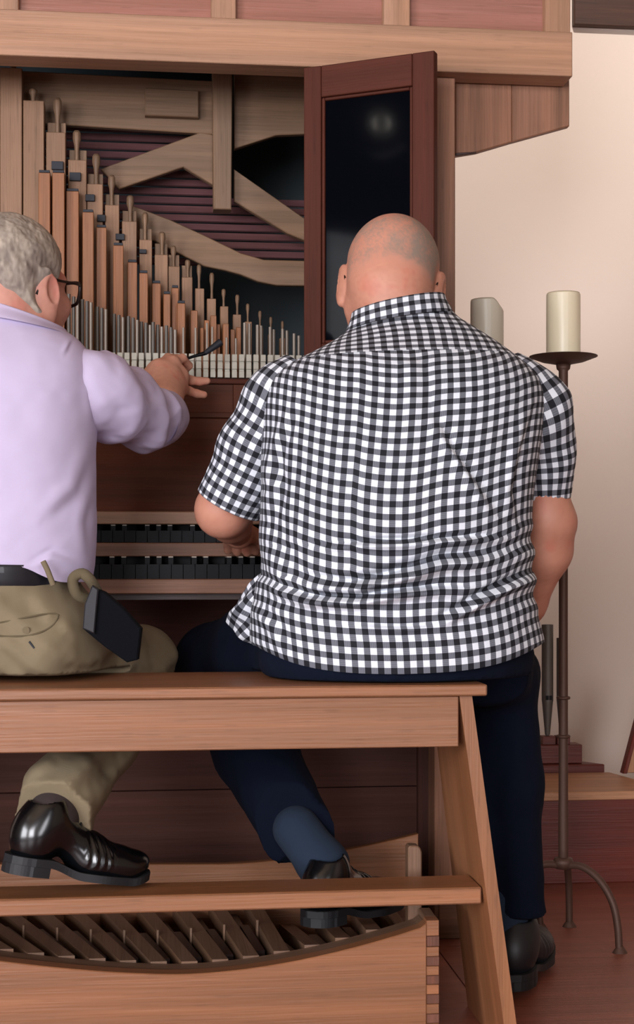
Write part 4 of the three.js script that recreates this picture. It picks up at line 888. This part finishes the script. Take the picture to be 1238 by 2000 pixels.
  const sock = (a, b, c, r) => { const l = [cap(a, b, r, r, 0.02), cap(b, c, r, r * 0.85, 0.02)]; return uvFlat(nets(field(l), bounds(l, 0.01), 0.005)); };
  add('sock', sock(hemL.clone().lerp(kneeL, 0.05), PD(632, 1690, 2.685), ankL, 0.043), M.sockBlue);
  add('sock', sock(hemR.clone().add(V(-0.02, 0.03, 0)), PD(988, 1815, 2.81), ankR, 0.036), M.sockBlue);
  const put = (p) => p.clone().sub(t.position).setY(p.y);
  const sL = PD(600, 1810, 2.615);
  shoe(t, put(sL), yawOf(0.74), -0.01, [0.8, 0.98, 0.94], M.shoe, 'polished black shoe on the pedals');
  const fR = PY(994, 1936, 0.0165), sR = V(fR.x, 0.0165, fR.z);
  shoe(t, put(sR), yawOf(0.3), 0, 1.04, M.shoeMatt, 'dull black shoe on the floor beside the bench end');
}

// ================= the man in the lilac shirt =================
{
  const hip = PD(-20, 1300, 2.54);
  const t = thing('person', 'grey-haired man in a lilac shirt and khaki trousers reaching towards the pipes', 'person', [hip.x, 0, hip.z]);
  const own = g => (g.translate(-t.position.x, 0, -t.position.z), g);
  const add = (n, g, m, p = t) => { const o = shade(new THREE.Mesh(own(g), m)); o.name = numbered(n); p.add(o); return o; };
  const hs = 1.03, hc = PD(24, 566, 2.64), hm = headFrame(hc, 0.5, -0.1, 0.03);
  const hl = headField(hs); { const q = PD(38, 655, 2.61).applyMatrix4(hm.clone().invert()); hl.push(cap(V(0, -0.035, -0.04), q, 0.057, 0.06, 0.03)); }
  const hf = field(hl), head = nets(hf, bounds(hl, 0.01), 0.0034);
  const skin = [0.60, 0.29, 0.215];
  paint(head, skinTone(skin, 0.18, 5)); head.applyMatrix4(hm);
  const sr = PD(160, 750, 2.58), er = PD(284, 818, 2.77), wr = PD(320, 786, 2.93);
  const nk = PD(38, 655, 2.61);
  const bl = [cap(nk, PD(0, 720, 2.6), 0.062, 0.075, 0.05), cap(PD(-170, 750, 2.58), PD(130, 750, 2.58), 0.055, 0.055, 0.05), ell(PD(-25, 940, 2.56), V(0.15, 0.24, 0.1), 0.05),
    cap(sr, er, 0.045, 0.042, 0.03), cap(er, wr, 0.042, 0.029, 0.02), cap(PD(-190, 760, 2.58), PD(-240, 960, 2.62), 0.045, 0.042, 0.03), cap(PD(-240, 960, 2.62), PD(-215, 1090, 2.74), 0.042, 0.03, 0.02), cap(PD(-215, 1090, 2.74), PD(-205, 1140, 2.8), 0.03, 0.03, 0.02)];
  const body = nets(field(bl), bounds(bl, 0.03), 0.009); paint(body, skinTone(skin, 0.18, 6));
  // right hand: index finger and thumb close on the brush, the others stretch to the right
  const K = [PD(309, 717, 2.985), PD(336, 710, 3.01), PD(352, 733, 3.02), PD(352, 761, 3.01)];
  const C = [
    [K[0], PD(328, 699, 3.02), PD(346, 700, 3.055), PD(352, 712, 3.07)],
    [K[1], PD(356, 700, 3.04), PD(368, 714, 3.07), PD(358, 727, 3.08)],
    [K[2], PD(373, 743, 3.05), PD(390, 745, 3.06), PD(404, 744, 3.065)],
    [K[3], PD(369, 764, 3.04), PD(384, 769, 3.05), PD(398, 771, 3.055)],
    [PD(296, 762, 2.99), PD(280, 748, 3.03), PD(300, 727, 3.06), PD(318, 720, 3.07)],
  ];
  const palm = handField(wr, K, C, 0.029); palm.push(ell(PD(311, 750, 2.99), V(0.041, 0.04, 0.024), 0.02), cap(PD(296, 765, 2.985), PD(281, 750, 3.02), 0.018, 0.014, 0.02), cap(PD(308, 755, 2.985), PD(334, 742, 3.02), 0.029, 0.024, 0.02));
  const hand = nets(field(palm), bounds(palm, 0.01), 0.0028); paint(hand, skinTone([0.66, 0.33, 0.23], 0.18, 6));
  add('body', joinSkin([head, body, hand]), M.skinA).name = 'body';
  // hair: thick and grey, cut straight above the collar
  {
    const edge = (x, y, z) => Math.min(y + 0.044 + 0.014 * (noise(x * 60, y * 60, z * 60) - 0.5) + 0.8 * Math.min(0, z + 0.04) - 0.9 * Math.max(0, z + 0.03), 0.07 - (z - 0.15 * y), Math.hypot(Math.abs(x) - 0.088, (y + 0.016) * 0.85, z + 0.004) - 0.034);
    const f = (x, y, z) => { const k = edge(x, y, z), full = 0.009 + 0.003 * (fbm(x * 30, y * 34, z * 30) - 0.5) * 2 + 0.0018 * (noise(x * 210, y * 110, z * 210) - 0.5); return hf(x, y, z) - (k < 0 ? Math.max(-0.005, 0.4 * k) : full * (1 - Math.exp(-k / 0.012))); };
    const g = nets(f, [V(-0.11, -0.09, -0.14), V(0.11, 0.17, 0.11)], 0.0034);
    paint(g, (q, x, y, z) => { const n = fbm(x * 55, y * 40, z * 55), s = noise(x * 330, y * 120, z * 330), k = clamp(0.5 + 1.3 * (n - 0.5) + 0.5 * (s - 0.5)); q.setRGB(mix(0.17, 0.52, k), mix(0.135, 0.44, k), mix(0.115, 0.36, k)); });
    g.applyMatrix4(hm); add('hair', g, M.hair).userData.label = 'short thick grey hair';
  }
  { const m2 = new THREE.Matrix4().makeTranslation(-t.position.x, 0, -t.position.z).multiply(hm); glasses(m2, hs, t, M.specs); }
  // --- shirt ---
  const rows = [
    [1136, -236, 178, 2.54, 0.135, 0.14, 0], [1100, -240, 184, 2.545, 0.138, 0.15, 0], [1040, -240, 187, 2.55, 0.138, 0.16, 0], [960, -238, 186, 2.555, 0.14, 0.16, 0], [880, -236, 186, 2.56, 0.144, 0.15, 0], [810, -234, 189, 2.57, 0.142, 0.14, 0],
    [755, -228, 190, 2.575, 0.135, 0.13, 0], [715, -212, 184, 2.58, 0.125, 0.12, 0], [688, -180, 172, 2.585, 0.113, 0.11, 0], [664, -140, 156, 2.59, 0.1, 0.1, -3], [645, -98, 140, 2.595, 0.088, 0.095, -9], [628, -62, 126, 2.6, 0.078, 0.09, -17], [616, -42, 116, 2.6, 0.072, 0.085, -23]];
  const fold = (px, py, q) => q < -0.3 ? 0 : step(-0.3, 0.1, q) * (crease(px, py, [188, 860, 150, 960, 90, 1010], 16, 0.006) + crease(px, py, [186, 940, 165, 1020, 175, 1100], 12, 0.005) + crease(px, py, [60, 1100, 100, 1080, 150, 1095], 8, 0.005) + crease(px, py, [190, 700, 178, 770, 186, 830], 8, 0.006) + crease(px, py, [140, 665, 128, 690], 5, 0.004) + 0.008 * (fbm(px * 0.01, py * 0.012, 4.4) - 0.5));
  const sh = add('shirt', torsoCloth(rows, { nv: 130, nu: 180, fold, ex: 0.9, rough: 0.004, hem: (xs, q, tt) => (tt < 0.0834 ? 1 - tt / 0.0833 : 0) * (q > 0 ? 0.032 * (1 - step(0.35, 0.85, xs)) : 0) }), M.lilac);
  sh.userData.label = 'plain pale lilac shirt with the sleeves turned back';
  const crow = [[640, -68, 146, 2.6, 0.096, 0.1, -20], [634, -60, 141, 2.602, 0.092, 0.094, -24], [622, -48, 132, 2.606, 0.081, 0.09, -28], [615, -44, 128, 2.608, 0.077, 0.087, -28], [614, -40, 124, 2.608, 0.072, 0.084, -28], [618, -39, 123, 2.608, 0.07, 0.082, -28], [636, -40, 123, 2.605, 0.07, 0.082, -28]];
  add('collar', torsoCloth(crow, { nv: 40, nu: 120, ex: 0.95 }), M.lilac, sh);
  add('sleeve', sleeve([[120, 735, 2.58, 0.055], [170, 760, 2.585, 0.07], [218, 782, 2.64, 0.069], [262, 808, 2.73, 0.062], [292, 818, 2.79, 0.055], [310, 817, 2.835, 0.048]], { nv: 90, fold: (tt, th) => 0.0075 * Math.sin(tt * 22 + 2.0 * Math.sin(th + 0.6)) * step(0.15, 0.4, tt) * step(0.92, 0.75, tt) + 0.004 * Math.sin(th * 3 + tt * 7) * step(0.2, 0.5, tt) * step(1, 0.8, tt), rough: 0.005, ridge: 0.011 }), M.lilac, sh);
  add('cuff', sleeve([[293, 818, 2.795, 0.0565], [308, 817, 2.83, 0.0535], [322, 812, 2.87, 0.0485]], { nv: 20, rough: 0.004, lip: 0.03 }), M.lilac, sh);
  add('sleeve', sleeve([[-170, 740, 2.58, 0.055], [-212, 790, 2.59, 0.066], [-238, 880, 2.61, 0.06], [-245, 970, 2.63, 0.055], [-225, 1030, 2.72, 0.05]], { rough: 0.005 }), M.lilac, sh);
  // --- trousers ---
  const knee = PD(284, 1282, 2.80), hem = PD(106, 1594, 2.395), kneeO = PD(-330, 1276, 2.86);
  const tl = [ell(PD(-22, 1225, 2.52), V(0.172, 0.125, 0.125), 0.05), ell(PD(-35, 1150, 2.535), V(0.15, 0.09, 0.127), 0.05), ell(PD(90, 1262, 2.5), V(0.08, 0.07, 0.11), 0.05), ell(PD(-130, 1255, 2.5), V(0.085, 0.078, 0.11), 0.05),
    cap(PD(105, 1266, 2.54), PD(205, 1274, 2.68), 0.078, 0.064, 0.05), cap(PD(205, 1274, 2.68), knee, 0.064, 0.05, 0.03), cap(knee, PD(196, 1450, 2.585), 0.052, 0.056, 0.03), cap(PD(196, 1450, 2.585), hem, 0.056, 0.062, 0.03), cap(hem, hem.clone().lerp(PD(196, 1450, 2.585), -0.5), 0.062, 0.062, 0.02), ell(PD(128, 1528, 2.44), V(0.058, 0.04, 0.06), 0.03),
    cap(PD(-140, 1262, 2.54), kneeO, 0.086, 0.058, 0.05), cap(kneeO, PD(-360, 1560, 2.9), 0.058, 0.05, 0.03)];
  const ax = hem.clone().sub(PD(196, 1450, 2.585)).normalize();
  const waist = PD(0, 1126, 2.41).y;
  const tf = field(tl, (d, x, y, z) => {
    const px = CX + (x * RT.x + z * RT.z) * FOC / (x * FW.x + z * FW.z);
    d += 0.006 * (fbm(x * 15, y * 15, z * 10) - 0.5) * 2;
    if (y < 0.56) d += 0.004 * Math.sin((y * 1.3 - x) * 75 + 3 * noise(x * 9, y * 9, z * 9));
    if (y > 0.6 && x > -0.34) d += 0.0022 * Math.sin((x * 1.0 + y * 1.3 + z * 0.6) * 95) * step(-0.36, -0.3, x);
    d = Math.max(d, y - waist);
    if (z > -2.66 && y > 0.55) d = Math.max(d, SEAT + 0.0015 - y);
    if (z > -2.655 && y <= 0.62 && y > 0.578) d = Math.max(d, 0.02);
    if (z <= -2.655 && z > -2.7 && y > 0.575) d = Math.max(d, mix(SEAT + 0.0015, SEAT - 0.2, (-2.655 - z) / 0.045) - y);
    const a = (x - hem.x) * ax.x + (y - hem.y) * ax.y + (z - hem.z) * ax.z; if (x > -0.75 && y < 0.5) d = Math.max(d, a);
    return d;
  });
  const tr = add('trousers', uvFlat(nets(tf, bounds(tl, 0.02), 0.0075)), M.khaki); tr.userData.label = 'khaki trousers';
  // back pocket welt, its button, a belt loop
  const onBack = (px, py) => { let D = 2.25; for (; D < 2.7; D += 0.002) { const p = PD(px, py, D); if (tf(p.x, p.y, p.z) < 0) break; } return PD(px, py, D - 0.0015); };
  const strip = (list, r) => tube(list.map(q => onBack(...q)), r, 40, 6);
  add('pocket_welt', strip([[-40, 1222], [0, 1216], [45, 1207], [90, 1199], [113, 1200], [112, 1208], [97, 1226], [70, 1238], [30, 1243], [-20, 1241]], 0.0016), M.khakiDark, tr);
  { const c = onBack(51, 1231), n = onBack(58, 1256), b = new THREE.CylinderGeometry(0.0058, 0.0058, 0.003, 16).rotateX(Math.PI / 2).translate(c.x, c.y, c.z + 0.001); add('button', b, M.khaki, tr); add('buttonhole', rodGeo(onBack(57, 1253), onBack(67, 1266), 0.0016), M.leather, tr); }
  const brow = [[1140, -226, 142, 2.535, 0.137, 0.14, -3], [1130, -226, 142, 2.535, 0.1385, 0.14, -3], [1110, -228, 142, 2.535, 0.1395, 0.145, -3], [1101, -228, 142, 2.535, 0.138, 0.145, -3], [1104, -226, 140, 2.535, 0.136, 0.14, -3]];
  add('belt', torsoCloth(brow, { nv: 20, nu: 120, ex: 0.9 }), M.belt).userData.label = 'black leather belt';
  const lp = (a, b) => { const D = 2.535; return PD(a, b, 2.4 - 0.004); };
  add('belt_loop', tube([lp(84, 1096), lp(92, 1112), lp(99, 1130), lp(104, 1143)], 0.0045, 16, 8).translate(0, 0, 0), M.khaki, tr);
  const ank = PD(92, 1612, 2.37), toe = PD(110, 1640, 2.38);
  { const l = [cap(hem.clone().lerp(knee, 0.06), PD(100, 1600, 2.382), 0.042, 0.037, 0.02), cap(PD(100, 1600, 2.382), PD(80, 1650, 2.365), 0.037, 0.027, 0.02)]; add('sock', uvFlat(nets(field(l), bounds(l, 0.01), 0.005)), M.sockBrown); }
  const sB = PD(6, 1690, 2.335).sub(t.position); sB.y = FOOTRAIL + 0.044;
  shoe(t, sB, yawOf(Math.PI / 2 - 0.5), -0.19, [0.8, 0.98, 0.9], M.shoe, 'polished black lace-up shoe with the heel raised on the foot rail');
  // --- what he wears on the belt and holds ---
  const c = PD(222, 1222, 2.46);
  const pouch = thing('belt_pouch', 'dark navy leather pouch hanging from the belt of the lilac-shirted man', 'pouch', [c.x, c.y, c.z]);
  const pg = (list, D) => list.map(([a, b]) => PD(a, b, D));
  part('pouch_body', prism(pg([[178, 1146], [204, 1157], [240, 1188], [275, 1228], [268, 1289], [248, 1294], [205, 1264], [164, 1230], [166, 1185]], 2.418), FW.clone().multiplyScalar(0.03), 'x'), M.pouch = plain(0x04060c, 0.9, { specularIntensity: 0.35 }), pouch);
  part('pouch_edge', prism(pg([[180, 1143], [192, 1151], [184, 1238], [161, 1228], [165, 1180]], 2.41), FW.clone().multiplyScalar(0.012), 'x'), plain(0x1d1c22, 0.6), pouch, 'lighter spine');  // spine toned lighter than the pouch body
  part('pouch_loop', tube([PD(190, 1156, 2.45), PD(174, 1130, 2.425), PD(160, 1120, 2.425), PD(143, 1130, 2.425), PD(150, 1160, 2.43), PD(176, 1172, 2.45)], 0.009, 40, 10), M.khakiDark, pouch, 'drab cloth loop over the belt');
  const b0 = PD(268, 735, 3.05), b1 = PD(378, 696, 3.085), b2 = PD(400, 690, 3.09), b3 = PD(431, 668, 3.10);
  const br = thing('brush', 'thin black brush held in the hand of the lilac-shirted man', 'brush', b0.toArray());
  part('brush_handle', merged([rodGeo(b0, b1, 0.0035, 0.003, 12), rodGeo(b1, b2, 0.003, 0.0045, 12)]), M.ebony, br);
  part('bristles', rodGeo(b2, b3, 0.0048, 0.008, 12), M.leather, br);
}
renderer.render(scene, camera);
